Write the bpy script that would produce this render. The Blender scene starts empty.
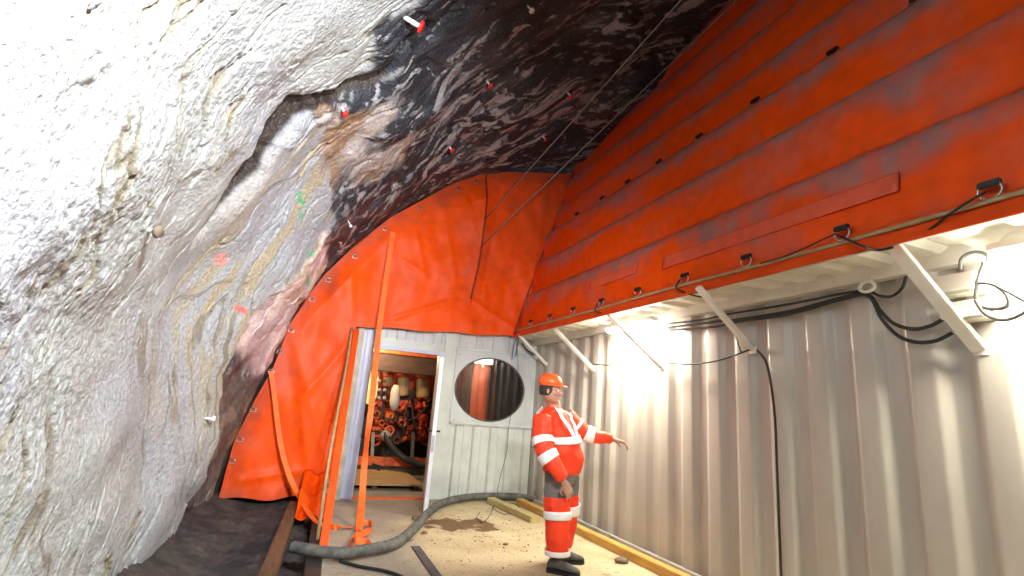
import bpy, bmesh, math, random
import numpy as np
from mathutils import Vector, Matrix, noise

random.seed(7)
rng = np.random.default_rng(11)
col = bpy.context.scene.collection
PI = math.pi
V = Vector

# ------------------------------------------------------------------ camera frame (also used to survey points on known planes)
FPX = 500.0
CAMH = 1.408
def _n(v):
    v = np.array(v, float); return v / np.linalg.norm(v)
_Z = _n([168, 2098, -FPX]); _Y = np.array([-212, -102, -FPX], float); _Y = _n(_Y - _Y.dot(_Z) * _Z); _X = np.cross(_Y, _Z)
CM = np.array([_X, _Y, _Z])
def ray(px, py): return CM @ np.array([px - 512, -(py - 288), -FPX])
def onx(px, py, x): r = ray(px, py); t = x / r[0]; return V((x, t * r[1], CAMH + t * r[2]))
def ony(px, py, y): r = ray(px, py); t = y / r[1]; return V((t * r[0], y, CAMH + t * r[2]))
def onz(px, py, z): r = ray(px, py); t = (z - CAMH) / r[2]; return V((t * r[0], t * r[1], z))

# ------------------------------------------------------------------ helpers
def tag(o, label=None, cat=None, group=None, kind=None):
    if label: o['label'] = label
    if cat: o['category'] = cat
    if group: o['group'] = group
    if kind: o['kind'] = kind
    return o

def empty(name, loc, label=None, cat=None, group=None, rz=0):
    o = bpy.data.objects.new(name, None); col.objects.link(o)
    o.location = loc; o.rotation_euler = (0, 0, rz); o.empty_display_size = .1
    return tag(o, label, cat, group)

def copy_tree(o, parent=None):
    c = o.copy(); col.objects.link(c)
    if parent: c.parent = parent
    for ch in o.children: copy_tree(ch, c)
    return c

class MB:
    def __init__(s): s.v = []; s.f = []; s.sm = []
    def add(s, vs, fs, smooth=False):
        b = len(s.v); s.v += [tuple(x) for x in vs]
        for f in fs: s.f.append(tuple(b + i for i in f)); s.sm.append(smooth)
        return s
    def box(s, lo, hi, M=None, bev=0):
        bm = bmesh.new(); bmesh.ops.create_cube(bm, size=1)
        c = [(lo[i] + hi[i]) / 2 for i in range(3)]; d = [hi[i] - lo[i] for i in range(3)]
        for v in bm.verts: v.co = V((v.co.x * d[0], v.co.y * d[1], v.co.z * d[2]))
        if bev: bmesh.ops.bevel(bm, geom=bm.edges[:], offset=min(bev, min(abs(x) for x in d) * .45), segments=2, affect='EDGES')
        for v in bm.verts:
            v.co += V(c)
            if M: v.co = M @ v.co
        bm.verts.index_update()
        s.add([v.co[:] for v in bm.verts], [[v.index for v in f.verts] for f in bm.faces]); bm.free(); return s
    def bar(s, a, b, w, h, up=(0, 0, 1), bev=.004):
        a = V(a); b = V(b); d = (b - a); L = d.length; d.normalize(); u = V(up)
        x = d.cross(u)
        if x.length < 1e-4: x = d.cross(V((1, 0, 0)))
        x.normalize(); u = x.cross(d)
        M = Matrix(((x.x, d.x, u.x, a.x), (x.y, d.y, u.y, a.y), (x.z, d.z, u.z, a.z), (0, 0, 0, 1)))
        return s.box((-w / 2, 0, -h / 2), (w / 2, L, h / 2), M, bev)
    def tube(s, pts, r, n=8, cap=True, flat=None, closed=False):
        pts = [V(p) for p in pts]; m = len(pts); rr = r if isinstance(r, (list, tuple)) else [r] * m
        vs = []; fs = []; prev = None
        for i, p in enumerate(pts):
            if closed: t = pts[(i + 1) % m] - pts[i - 1]
            else: t = pts[min(i + 1, m - 1)] - pts[max(i - 1, 0)]
            if t.length < 1e-9: t = V((0, 0, 1))
            t.normalize()
            if prev is None:
                x = t.cross(V((0, 0, 1)))
                if x.length < .05: x = t.cross(V((0, 1, 0)))
            else: x = prev - t * prev.dot(t)
            x.normalize(); prev = x; y = t.cross(x)
            for k in range(n):
                a = 2 * PI * k / n
                vs.append(p + x * math.cos(a) * rr[i] + y * math.sin(a) * rr[i] * (flat or 1))
        for i in range(m if closed else m - 1):
            j = (i + 1) % m
            for k in range(n):
                k2 = (k + 1) % n; fs.append((i * n + k, i * n + k2, j * n + k2, j * n + k))
        if cap and not closed: fs.append(tuple(range(n))[::-1]); fs.append(tuple((m - 1) * n + k for k in range(n)))
        return s.add(vs, fs, True)
    def cyl(s, a, b, r, n=16, r2=None):
        return s.tube([a, b], [r, r if r2 is None else r2], n)
    def loft(s, rings, cap=True, smooth=True):
        n = len(rings[0]); vs = [p for r in rings for p in r]; fs = []
        for i in range(len(rings) - 1):
            for k in range(n):
                k2 = (k + 1) % n; fs.append((i * n + k, i * n + k2, (i + 1) * n + k2, (i + 1) * n + k))
        if cap: fs.append(tuple(range(n))[::-1]); fs.append(tuple((len(rings) - 1) * n + k for k in range(n)))
        return s.add(vs, fs, smooth)
    def grid(s, fn, us, vs_, smooth=True):
        P = [fn(u, v) for u in us for v in vs_]; m = len(vs_)
        fs = [(i * m + j, (i + 1) * m + j, (i + 1) * m + j + 1, i * m + j + 1) for i in range(len(us) - 1) for j in range(m - 1)]
        return s.add(P, fs, smooth)
    def ball(s, c, rx, ry=None, rz=None, n=12):
        ry = ry or rx; rz = rz or rx; rings = []
        for i in range(1, n):
            a = PI * i / n
            rings.append([(c[0] + rx * math.sin(a) * math.cos(t), c[1] + ry * math.sin(a) * math.sin(t), c[2] - rz * math.cos(a)) for t in [2 * PI * k / (2 * n) for k in range(2 * n)]])
        return s.loft(rings)
    def build(s, name, mat, parent=None, local=True, auto=None):
        me = bpy.data.meshes.new(name); off = V((0, 0, 0))
        o = bpy.data.objects.new(name, me)
        vs = s.v
        if parent is not None:
            # geometry is given in world coordinates: bring it into the parent's frame
            inv = (wm(parent)).inverted() if local else Matrix()
            vs = [tuple(inv @ V(p)) for p in vs]; o.parent = parent
        else:
            a = np.array(vs); c = (a.min(0) + a.max(0)) / 2; c[2] = a[:, 2].min()
            if local: vs = [tuple(p) for p in (a - c)]; o.location = c
        me.from_pydata(vs, [], s.f); me.update()
        me.polygons.foreach_set('use_smooth', s.sm)
        if mat: me.materials.append(mat)
        col.objects.link(o)
        return o

def wm(o):
    m = Matrix.Translation(o.location) @ o.rotation_euler.to_matrix().to_4x4()
    return wm(o.parent) @ m if o.parent else m

def spline(pts, n=8):
    pts = [V(p) for p in pts]; out = []
    for i in range(len(pts) - 1):
        a = pts[max(i - 1, 0)]; b = pts[i]; c = pts[i + 1]; d = pts[min(i + 2, len(pts) - 1)]
        for k in range(n):
            t = k / n
            out.append(.5 * ((2 * b) + (c - a) * t + (2 * a - 5 * b + 4 * c - d) * t * t + (3 * b - a - 3 * c + d) * t ** 3))
    out.append(pts[-1]); return out

# ------------------------------------------------------------------ materials
def mat(name, c, rough=.6, metal=0, spec=.4, var=0, vscale=6, bump=0, bscale=40, c2=None, emis=None, estr=0, stretch=None, det=6, alpha=None):
    m = bpy.data.materials.new(name); m.use_nodes = True; nt = m.node_tree; b = nt.nodes['Principled BSDF']
    b.inputs['Base Color'].default_value = (*c, 1); b.inputs['Roughness'].default_value = rough
    b.inputs['Metallic'].default_value = metal; b.inputs['Specular IOR Level'].default_value = spec
    if emis: b.inputs['Emission Color'].default_value = (*emis, 1); b.inputs['Emission Strength'].default_value = estr
    tc = nt.nodes.new('ShaderNodeTexCoord'); src = tc.outputs['Object']
    if stretch:
        mp = nt.nodes.new('ShaderNodeMapping'); mp.inputs['Scale'].default_value = stretch; nt.links.new(src, mp.inputs['Vector']); src = mp.outputs['Vector']
    if var or c2:
        no = nt.nodes.new('ShaderNodeTexNoise'); no.inputs['Scale'].default_value = vscale; no.inputs['Detail'].default_value = det; no.inputs['Roughness'].default_value = .62
        nt.links.new(src, no.inputs['Vector'])
        cr_ = nt.nodes.new('ShaderNodeValToRGB'); e = cr_.color_ramp.elements
        d = c2 if c2 else tuple(x * (1 - var) for x in c)
        e[0].position = .36; e[1].position = .64; e[0].color = (*d, 1); e[1].color = (*(c if c2 else tuple(min(1, x * (1 + var * .5)) for x in c)), 1)
        nt.links.new(no.outputs['Fac'], cr_.inputs['Fac']); nt.links.new(cr_.outputs['Color'], b.inputs['Base Color'])
    if bump:
        nb = nt.nodes.new('ShaderNodeTexNoise'); nb.inputs['Scale'].default_value = bscale; nb.inputs['Detail'].default_value = 5
        nt.links.new(src, nb.inputs['Vector'])
        bp = nt.nodes.new('ShaderNodeBump'); bp.inputs['Strength'].default_value = bump; bp.inputs['Distance'].default_value = .01
        nt.links.new(nb.outputs['Fac'], bp.inputs['Height']); nt.links.new(bp.outputs['Normal'], b.inputs['Normal'])
    return m

def attr_mat(name, attr, rough, spec=.4, nscale=30, namt=.25, bump=.4, bscale=60, bdist=.01, rvar=0, extra=None):
    m = bpy.data.materials.new(name); m.use_nodes = True; nt = m.node_tree; b = nt.nodes['Principled BSDF']
    at = nt.nodes.new('ShaderNodeAttribute'); at.attribute_name = attr
    tc = nt.nodes.new('ShaderNodeTexCoord')
    no = nt.nodes.new('ShaderNodeTexNoise'); no.inputs['Scale'].default_value = nscale; no.inputs['Detail'].default_value = 6
    nt.links.new(tc.outputs['Object'], no.inputs['Vector'])
    mr = nt.nodes.new('ShaderNodeMapRange'); mr.inputs['From Min'].default_value = .3; mr.inputs['From Max'].default_value = .7
    mr.inputs['To Min'].default_value = 1 - namt; mr.inputs['To Max'].default_value = 1 + namt * .6
    nt.links.new(no.outputs['Fac'], mr.inputs['Value'])
    mx = nt.nodes.new('ShaderNodeVectorMath'); mx.operation = 'SCALE'
    nt.links.new(at.outputs['Color'], mx.inputs[0]); nt.links.new(mr.outputs['Result'], mx.inputs['Scale'])
    nt.links.new(mx.outputs['Vector'], b.inputs['Base Color'])
    b.inputs['Roughness'].default_value = rough; b.inputs['Specular IOR Level'].default_value = spec
    if bump:
        nb = nt.nodes.new('ShaderNodeTexNoise'); nb.inputs['Scale'].default_value = bscale; nb.inputs['Detail'].default_value = 6
        nt.links.new(tc.outputs['Object'], nb.inputs['Vector'])
        bp = nt.nodes.new('ShaderNodeBump'); bp.inputs['Strength'].default_value = bump; bp.inputs['Distance'].default_value = bdist
        nt.links.new(nb.outputs['Fac'], bp.inputs['Height']); nt.links.new(bp.outputs['Normal'], b.inputs['Normal'])
    return m

def set_attr(o, name, rgb):
    me = o.data; a = me.color_attributes.new(name, 'FLOAT_COLOR', 'POINT')
    c = np.ones((len(me.vertices), 4), np.float32); c[:, :3] = rgb; a.data.foreach_set('color', c.ravel())

M = {}
M['white_paint'] = mat('white_paint', (.72, .70, .63), .42, var=.12, vscale=3, bump=.05)
M['wall_paint'] = mat('wall_paint', (.44, .405, .36), .36, spec=.5, var=.16, vscale=1.6, stretch=(1, 1, .25), bump=.04, bscale=25)
M['grey_paint'] = mat('grey_paint', (.50, .53, .55), .45, var=.13, vscale=2.5, stretch=(1, 1, .4), bump=.04)
M['panel_paint'] = mat('panel_paint', (.52, .56, .54), .45, var=.14, vscale=3, bump=.04)
M['lilac_paint'] = mat('lilac_paint', (.44, .46, .60), .4, var=.1, vscale=5)
M['door_white'] = mat('door_white', (.82, .83, .85), .4, var=.08)
M['door_edge'] = mat('door_edge', (.66, .69, .76), .4, var=.1)
M['steel'] = mat('steel', (.45, .45, .46), .35, metal=.9, var=.2, vscale=20)
M['cable_steel'] = mat('cable_steel', (.20, .20, .21), .5, metal=.4)
M['black'] = mat('black', (.012, .012, .014), .5, var=.2)
M['rubber'] = mat('rubber', (.022, .023, .024), .6, var=.3)
M['grey_cable'] = mat('grey_cable', (.16, .16, .15), .5)
M['hose'] = mat('hose', (.055, .06, .06), .75, c2=(.15, .15, .135), vscale=9, bump=.3, bscale=50)
M['timber'] = mat('timber', (.66, .40, .10), .6, c2=(.46, .25, .06), vscale=4, stretch=(8, .7, 8), bump=.2, bscale=20)
M['timber_pale'] = mat('timber_pale', (.55, .45, .22), .7, c2=(.42, .33, .15), vscale=4, stretch=(8, .7, 8), bump=.2)
M['timber_dark'] = mat('timber_dark', (.16, .085, .04), .7, c2=(.07, .04, .025), vscale=5, stretch=(8, .8, 8), bump=.3)
M['beige_pole'] = mat('beige_pole', (.42, .31, .16), .6, c2=(.30, .22, .11), vscale=12)
M['strap'] = mat('strap', (.88, .16, .02), .6, c2=(.75, .11, .012), vscale=14, bump=.2, bscale=200)
M['sheet_strip'] = mat('sheet_strip', (.82, .085, .008), .45, c2=(.7, .06, .006), vscale=4)
M['red_paint'] = mat('red_paint', (.75, .02, .02), .5)
M['bolt_white'] = mat('bolt_white', (.75, .74, .74), .5)
M['blue'] = mat('blue', (.08, .2, .36), .6)
M['green_tape'] = mat('green_tape', (.03, .42, .2), .6)
M['stone'] = mat('stone', (.2, .16, .12), .9, var=.3, bump=.5)
M['dirt'] = mat('dirt', (.22, .13, .07), .95, c2=(.14, .08, .05), vscale=20, bump=.5)

# ------------------------------------------------------------------ numpy noise
_perm = rng.permutation(512); _g = rng.normal(size=(512, 2)); _g /= np.linalg.norm(_g, axis=1)[:, None]
def perlin(x, y, seed=0):
    xi = np.floor(x).astype(int); yi = np.floor(y).astype(int); xf = x - xi; yf = y - yi
    def g(ix, iy):
        h = _perm[(_perm[(ix + seed * 17) & 511] + iy + seed * 31) & 511]; return _g[h]
    u = xf * xf * xf * (xf * (xf * 6 - 15) + 10); v = yf * yf * yf * (yf * (yf * 6 - 15) + 10)
    def d(ix, iy, fx, fy): gg = g(ix, iy); return gg[..., 0] * fx + gg[..., 1] * fy
    a = d(xi, yi, xf, yf); b = d(xi + 1, yi, xf - 1, yf); c = d(xi, yi + 1, xf, yf - 1); e = d(xi + 1, yi + 1, xf - 1, yf - 1)
    return ((a * (1 - u) + b * u) * (1 - v) + (c * (1 - u) + e * u) * v) * 1.5
def fbm(x, y, o=5, seed=0, g=.5, l=2.03):
    r = 0; a = 1
    for k in range(o): r = r + a * perlin(x, y, seed + k); x = x * l + 3.7; y = y * l + 1.3; a *= g
    return r
def sst(a, b, x): t = np.clip((x - a) / (b - a), 0, 1); return t * t * (3 - 2 * t)

# ------------------------------------------------------------------ the rock: shotcreted wall on the left running over into a dark slate vault
RN = np.array([(-1.0, -.6), (-1.02, .3), (-1.05, 1.2), (-.98, 2.1), (-.72, 3.0), (-.2, 3.9), (.6, 4.75), (1.7, 5.5), (3.0, 6.15), (4.6, 6.9), (6.6, 7.6)], float)
RF = np.array([(-.88, -.6), (-.77, .3), (-.60, 1.1), (-.37, 2.0), (-.16, 2.75), (.25, 3.4), (.85, 4.1), (1.6, 4.78), (2.7, 5.4), (4.2, 5.8), (6.2, 6.3)], float)
def cr(P, s):
    n = len(P) - 1; t = np.clip(s, 0, 1) * n; i = np.minimum(t.astype(int), n - 1); f = (t - i)[..., None]
    g = lambda k: P[np.clip(k, 0, n)]
    a, b, c, d = g(i - 1), g(i), g(i + 1), g(i + 2)
    return .5 * ((2 * b) + (c - a) * f + (2 * a - 5 * b + 4 * c - d) * f * f + (3 * b - a - 3 * c + d) * f ** 3)
def rbase(s, y):
    hi = sst(.35, .6, s); w = sst(4.6, 6.4, y) * (1 - hi) + hi * sst(3.2, 7.2, y)
    return cr(RN, s) * (1 - w)[..., None] + cr(RF, s) * w[..., None]

def build_rock():
    ys = np.concatenate([np.linspace(-2.2, 1.3, 50, endpoint=False), np.linspace(1.3, 7.9, 760), np.linspace(7.95, 13, 30)])
    ss = np.concatenate([np.linspace(0, .93, 780, endpoint=False), np.linspace(.93, 1, 30)])
    S, Y = np.meshgrid(ss, ys, indexing='ij')
    B = rbase(S, Y); eps = 1e-3
    T = rbase(np.clip(S + eps, 0, 1), Y) - rbase(np.clip(S - eps, 0, 1), Y); T /= np.linalg.norm(T, axis=-1)[..., None]
    Nn = np.stack([T[..., 1], -T[..., 0]], -1)              # points into the tunnel
    A = S * 13.0                                             # arc metres
    A2 = A + .25 * fbm(A * .7, Y * .7, 3, 40)
    # bedding direction: nearly along the section on the left, slanting on the vault
    q = Y + np.where(S > .5, (S - .5) * 4, (S - .5) * 1.5) + .22 * fbm(A * .55, Y * .5, 4, 3)
    yl = np.interp(S, [0, .03, .11, .18, .25, .30, .34, .42, .47], [5.85, 5.95, 6.1, 6.02, 5.75, 5.72, 5.85, 6.15, 6.2]) + .07 * fbm(A * 3, Y * 0 + 2, 4, 9)
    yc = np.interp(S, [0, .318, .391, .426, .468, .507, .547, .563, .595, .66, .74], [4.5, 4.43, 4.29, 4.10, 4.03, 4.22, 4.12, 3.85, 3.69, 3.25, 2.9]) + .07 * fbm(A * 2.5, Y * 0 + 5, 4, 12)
    low = 1 - sst(.33, .40, S)
    rec = .11 * low * sst(0, .1, Y - yl) * (1 - sst(6.7, 7.3, Y))
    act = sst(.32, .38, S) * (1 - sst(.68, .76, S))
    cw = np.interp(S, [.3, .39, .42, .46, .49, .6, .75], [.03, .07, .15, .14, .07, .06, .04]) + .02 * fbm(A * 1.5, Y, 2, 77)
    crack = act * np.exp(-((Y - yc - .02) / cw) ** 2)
    # --- masks
    blotch = fbm(A * .8, q * 1.3, 5, 21)
    whiteedge = .552 + .04 * fbm(A * .9, Y * .9, 5, 33) - .092 * sst(-.03, .05, Y - yc)
    shot = (1 - sst(-.006, .012, S - whiteedge)) * (1 - sst(0, .06, Y - yl))
    farsilver = shot * sst(0, .1, Y - yc) * sst(.36, .40, S)
    smooth_ = shot * sst(2.4, 4.5, Y)
    # --- relief
    dsp = .10 * fbm(A * .45, Y * .5, 3, 5) * (1 - sst(7.0, 7.6, Y) * .75)
    st = fbm(q * 3.3, A2 * .42, 5, 50)
    ridg = 1 - np.abs(fbm(q * 2.6, A2 * .38, 4, 60)) * 2.2
    seams = np.clip((ridg - .83) / .17, 0, 1) * sst(-.5, .0, fbm(A * .5, Y * .7, 2, 61))                   # thin bedding grooves
    ridg2 = 1 - np.abs(fbm(q * 5.2 + 9, A2 * .8, 4, 64)) * 2.2
    seams2 = np.clip((ridg2 - .88) / .12, 0, 1) * sst(.0, .4, fbm(A * .8, Y * .8, 2, 71))
    saw = (q * 1.5 + .6 * fbm(A * .8, Y * .6, 3, 81)) % 1.0
    step = np.where(saw < .9, saw / .9, (1 - saw) / .1)
    smask = sst(-.15, .35, fbm(A * .6, Y * .6, 3, 83))
    dark = 1 - shot
    dsp = dsp + shot * (.010 * fbm(A * 1.6, Y * 1.8, 2, 55) - .030 * seams - .012 * seams2 + .018 * step * smask)
    dsp = dsp + shot * (.0046 + .0046 * (1 - smooth_)) * fbm(A * 13, Y * 17 + A * 3, 3, 90) * (.35 + .65 * sst(-.3, .3, fbm(A * .8, Y * .9, 2, 92)))
    dsp = dsp + dark * (.05 * fbm(q * 1.6, A2 * .7, 5, 50) + .05 * step * smask - .035 * seams + .008 * fbm(A * 5, q * 7, 4, 95))
    dsp = dsp - rec - crack * .10 + act * .07 * sst(.05, .3, Y - yc) * (1 - sst(.5, 1.8, Y - yc))
    fade = 1 - sst(7.3, 7.5, Y) * (1 - sst(7.7, 8, Y)) * .7
    dsp = dsp * fade
    P = np.stack([B[..., 0] + Nn[..., 0] * dsp, Y, B[..., 1] + Nn[..., 1] * dsp], -1)
    # --- colour of the rock, with shade painted into the crack
    def C(*c): return np.array(c)
    def mix(a, b, t): return a * (1 - t[..., None]) + b * t[..., None]
    white = C(.42, .45, .455) + 0 * P
    white = mix(white, C(.37, .395, .43) + 0 * P, sst(-.2, .5, fbm(A * .5, Y * .5, 3, 101)))
    white = mix(white, C(.22, .18, .10) + 0 * P, np.clip(seams * 1.2 * sst(-.5, .0, fbm(A * .9, Y * .6, 2, 105)), 0, 1))
    white = mix(white, C(.16, .13, .08) + 0 * P, np.clip(seams2 * .5, 0, 1))
    white = mix(white, C(.19, .17, .115) + 0 * P, sst(.66, .9, ridg) * sst(-.25, .15, fbm(A * .45, Y * .9, 3, 106)) * (1 - sst(.40, .46, S)) * .75)
    white = mix(white, C(.34, .36, .41) + 0 * P, sst(.0, .1, Y - yc) * sst(.33, .40, S) * .8)
    och = sst(3.9, 5.2, Y) * sst(.12, .30, S)
    white = mix(white, C(.40, .345, .22) + 0 * P, och * sst(.0, .35, fbm(q * 4, A * .5, 4, 110)) * .8)
    slate = C(.020, .024, .032) + 0 * P
    slate = mix(slate, C(.05, .058, .075) + 0 * P, sst(0, .5, fbm(A * .9, q * 1.2, 4, 115)))
    wq = .35 * fbm(A * 1.1, Y * 1.1, 3, 118)
    fl = fbm(A * 2.6 + 1.2 * Y, (q + wq) * 4.6, 6, 120, g=.64) + .55 * fbm(A * .45, Y * .45, 2, 125)
    slate = mix(slate, C(.34, .33, .35) + 0 * P, sst(.40, .43, fl) * (.6 + .4 * sst(.45, .7, fl)))
    fl2 = fbm(A * 5 + 3 * q, q * 11, 4, 130) + .5 * fbm(A * .9, Y * .9, 2, 131)
    slate = mix(slate, C(.26, .26, .28) + 0 * P, sst(.52, .6, fl2) * .7)
    slate = mix(slate, C(.012, .012, .014) + 0 * P, np.clip(seams * .7, 0, 1))
    # brown bed beside the crack, silver rock below it, pink rock above the orange sheet
    br = sst(.03, .1, Y - yc) * (1 - sst(5.3, 5.8, Y + .4 * blotch)) * sst(.435, .455, S + .02 * blotch) * (1 - sst(.540, .560, S - .035 * (Y - 4.7) + .05 * blotch))
    slate = mix(slate, mix(C(.35, .31, .30) + 0 * P, C(.27, .18, .12) + 0 * P, sst(-.1, .3, fbm(A * 1.3, q * 1.6, 4, 140))), br)
    pk = sst(5.5, 5.7, Y + .2 * blotch) * sst(.235, .275, S + .02 * blotch) * (1 - sst(.44, .47, S + .03 * blotch))
    pkc = mix(C(.74, .60, .60) + 0 * P, C(.50, .38, .42) + 0 * P, sst(-.2, .3, fbm(q * 5, A * .7, 4, 150)))
    pkc = mix(pkc, C(.50, .40, .27) + 0 * P, sst(.15, .4, fbm(q * 3, A * .9, 4, 155)) * sst(.3, .4, S))
    slate = mix(slate, pkc, pk)
    lo = sst(0, .1, Y - yl) * (1 - sst(.22, .26, S))
    loc_ = mix(C(.10, .09, .085) + 0 * P, C(.20, .165, .13) + 0 * P, sst(.0, .5, fbm(A * 2.2, Y * 2.2, 5, 160)))
    slate = mix(slate, loc_, lo)
    colr = mix(slate, white, shot)
    colr = mix(colr, C(.03, .022, .018) + 0 * P, sst(.25, .5, crack))  # crack band: dark rock plus its shade, put into the colour
    # sprayed survey marks on the rock
    def spray(s0, y0, rs, ry, c, ang=0):
        nonlocal colr
        a = (A - s0 * 13); b = Y - y0; a2 = a * math.cos(ang) - b * math.sin(ang); b2 = a * math.sin(ang) + b * math.cos(ang)
        t = np.exp(-((a2 / rs) ** 2 + (b2 / ry) ** 2) ** 2) * sst(-.5, .0, fbm(A * 7, Y * 7, 3, 170)); colr = mix(colr, C(*c) + 0 * P, t * .9)
    spray(.448, 5.35, .22, .07, (.03, .45, .22), .9)
    spray(.43, 6.1, .10, .10, (.03, .45, .22), .2)
    spray(.40, 6.6, .18, .05, (.03, .45, .22), 1.2)
    spray(.345, 5.0, .09, .1, (.75, .3, .28))
    spray(.31, 5.6, .05, .09, (.75, .12, .1))
    spray(.36, 2.45, .07, .06, (.8, .5, .5))
    ni, nj = S.shape; k = int(np.searchsorted(ss, .56))
    mtl = attr_mat('rock', 'rock_colour', .55, spec=.45, nscale=28, namt=.25, bump=.85, bscale=40, bdist=.02)
    for nm, a, b in (('wall_left', 0, k + 1), ('ceiling_rock', k, ni)):
        v = P[a:b].reshape(-1, 3); r = b - a
        idx = np.arange(r * nj).reshape(r, nj)
        f = np.stack([idx[:-1, :-1], idx[:-1, 1:], idx[1:, 1:], idx[1:, :-1]], -1).reshape(-1, 4)
        me = bpy.data.meshes.new(nm); me.vertices.add(len(v)); me.vertices.foreach_set('co', v.astype(np.float32).ravel())
        me.loops.add(f.size); me.loops.foreach_set('vertex_index', f.ravel().astype(np.int32))
        me.polygons.add(len(f)); me.polygons.foreach_set('loop_start', np.arange(0, f.size, 4, dtype=np.int32))
        me.update(calc_edges=True); me.polygons.foreach_set('use_smooth', np.ones(len(f), bool))
        o = bpy.data.objects.new(nm, me); col.objects.link(o); me.materials.append(mtl); tag(o, kind='structure')
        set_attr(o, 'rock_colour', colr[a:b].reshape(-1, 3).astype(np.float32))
    return S, Y, P
RS, RY, RP = build_rock()
def rock_at(px, py, ymin=1.4, ymax=7.5):
    c = (RP - np.array([0, 0, CAMH])) @ CM
    d = -c[..., 2]; u = 512 + FPX * c[..., 0] / np.maximum(d, .1); v = 288 - FPX * c[..., 1] / np.maximum(d, .1)
    m = (d > .2) & (abs(u - px) < 2.5) & (abs(v - py) < 2.5)
    i = np.unravel_index(np.argmin(np.where(m, d, 1e9)), d.shape); return V(RP[i])

# ------------------------------------------------------------------ floor and ground
def floor_mat():
    m = bpy.data.materials.new('concrete_floor'); m.use_nodes = True; nt = m.node_tree; b = nt.nodes['Principled BSDF']; L = nt.links.new
    ge = nt.nodes.new('ShaderNodeNewGeometry')
    def noise_(sc, det=6, w=0):
        n = nt.nodes.new('ShaderNodeTexNoise'); n.inputs['Scale'].default_value = sc; n.inputs['Detail'].default_value = det; L(ge.outputs['Position'], n.inputs['Vector']); return n.outputs['Fac']
    def ramp(src, p0, p1, c0, c1):
        r = nt.nodes.new('ShaderNodeValToRGB'); e = r.color_ramp.elements; e[0].position = p0; e[1].position = p1; e[0].color = (*c0, 1); e[1].color = (*c1, 1); L(src, r.inputs['Fac']); return r.outputs['Color']
    def mixc(f, a, c):
        x = nt.nodes.new('ShaderNodeMix'); x.data_type = 'RGBA'; L(f, x.inputs[0]) if not isinstance(f, float) else None
        L(a, x.inputs[6])
        if isinstance(c, tuple): x.inputs[7].default_value = (*c, 1)
        else: L(c, x.inputs[7])
        return x.outputs[2]
    def maths(op, a, b_=None):
        n = nt.nodes.new('ShaderNodeMath'); n.operation = op
        for i, q in enumerate((a, b_)):
            if q is None: continue
            if isinstance(q, (int, float)): n.inputs[i].default_value = q
            else: L(q, n.inputs[i])
        return n.outputs[0]
    grey = ramp(noise_(1.6), .35, .7, (.27, .24, .20), (.40, .36, .29))
    sand = ramp(noise_(2.2), .3, .7, (.42, .33, .19), (.58, .49, .32))
    sp = nt.nodes.new('ShaderNodeSeparateXYZ'); L(ge.outputs['Position'], sp.inputs[0])
    nz = noise_(2.5)
    xm = maths('ADD', sp.outputs['X'], maths('MULTIPLY', maths('SUBTRACT', nz, .5), .35))
    ym = maths('MULTIPLY', maths('SUBTRACT', sp.outputs['Y'], 6.3), .9)
    fx = nt.nodes.new('ShaderNodeMapRange'); L(maths('SUBTRACT', xm, maths('MAXIMUM', ym, 0.0)), fx.inputs['Value']); fx.inputs['From Min'].default_value = 1.1; fx.inputs['From Max'].default_value = 1.45
    c = mixc(fx.outputs[0], grey, sand)
    # damp earth spilled on the slab
    dx = maths('DIVIDE', maths('SUBTRACT', sp.outputs['X'], 1.98), .50); dy = maths('DIVIDE', maths('SUBTRACT', sp.outputs['Y'], 6.15), .34)
    dd = maths('ADD', maths('SQRT', maths('ADD', maths('MULTIPLY', dx, dx), maths('MULTIPLY', dy, dy))), maths('MULTIPLY', maths('SUBTRACT', noise_(4.5, 8), .5), 2.6))
    f2 = nt.nodes.new('ShaderNodeMapRange'); L(dd, f2.inputs['Value']); f2.inputs['From Min'].default_value = .95; f2.inputs['From Max'].default_value = .75
    c = mixc(f2.outputs[0], c, (.15, .08, .035))
    f3 = nt.nodes.new('ShaderNodeMapRange'); L(noise_(9, 4), f3.inputs['Value']); f3.inputs['From Min'].default_value = .62; f3.inputs['From Max'].default_value = .68; f3.inputs['To Max'].default_value = .6
    c = mixc(f3.outputs[0], c, (.24, .14, .06))
    f4 = nt.nodes.new('ShaderNodeMapRange'); L(noise_(38, 8), f4.inputs['Value']); f4.inputs['From Min'].default_value = .5; f4.inputs['From Max'].default_value = .75; f4.inputs['To Max'].default_value = .6
    c = mixc(f4.outputs[0], c, (.17, .13, .09))
    L(c, b.inputs['Base Color']); b.inputs['Roughness'].default_value = .8
    bp = nt.nodes.new('ShaderNodeBump'); bp.inputs['Strength'].default_value = .5; bp.inputs['Distance'].default_value = .02; L(noise_(14, 8), bp.inputs['Height']); L(bp.outputs['Normal'], b.inputs['Normal'])
    return m
mb = MB(); fl_l = lambda y: np.interp(y, [-2, 4.6, 5.2, 7.7], [.10, .33, .42, .64])
fl_y = [-2, 0, 2, 4, 5, 5.2, 6, 7, 7.7, 8.3, 9]
vs = []; n_ = len(fl_y)
for y in fl_y:
    xl = fl_l(min(y, 7.7))
    vs += [(xl, y, 0), (3.62, y, 0), (3.62, y, -.12), (xl, y, -.12)]
fs = []
for i in range(n_ - 1):
    for k in range(4): fs.append((i * 4 + k, i * 4 + (k + 1) % 4, (i + 1) * 4 + (k + 1) % 4, (i + 1) * 4 + k))
fs += [(0, 1, 2, 3), tuple((n_ - 1) * 4 + k for k in (3, 2, 1, 0))]
mb.add(vs, fs); tag(mb.build('floor', floor_mat(), local=False), kind='structure')

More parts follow.
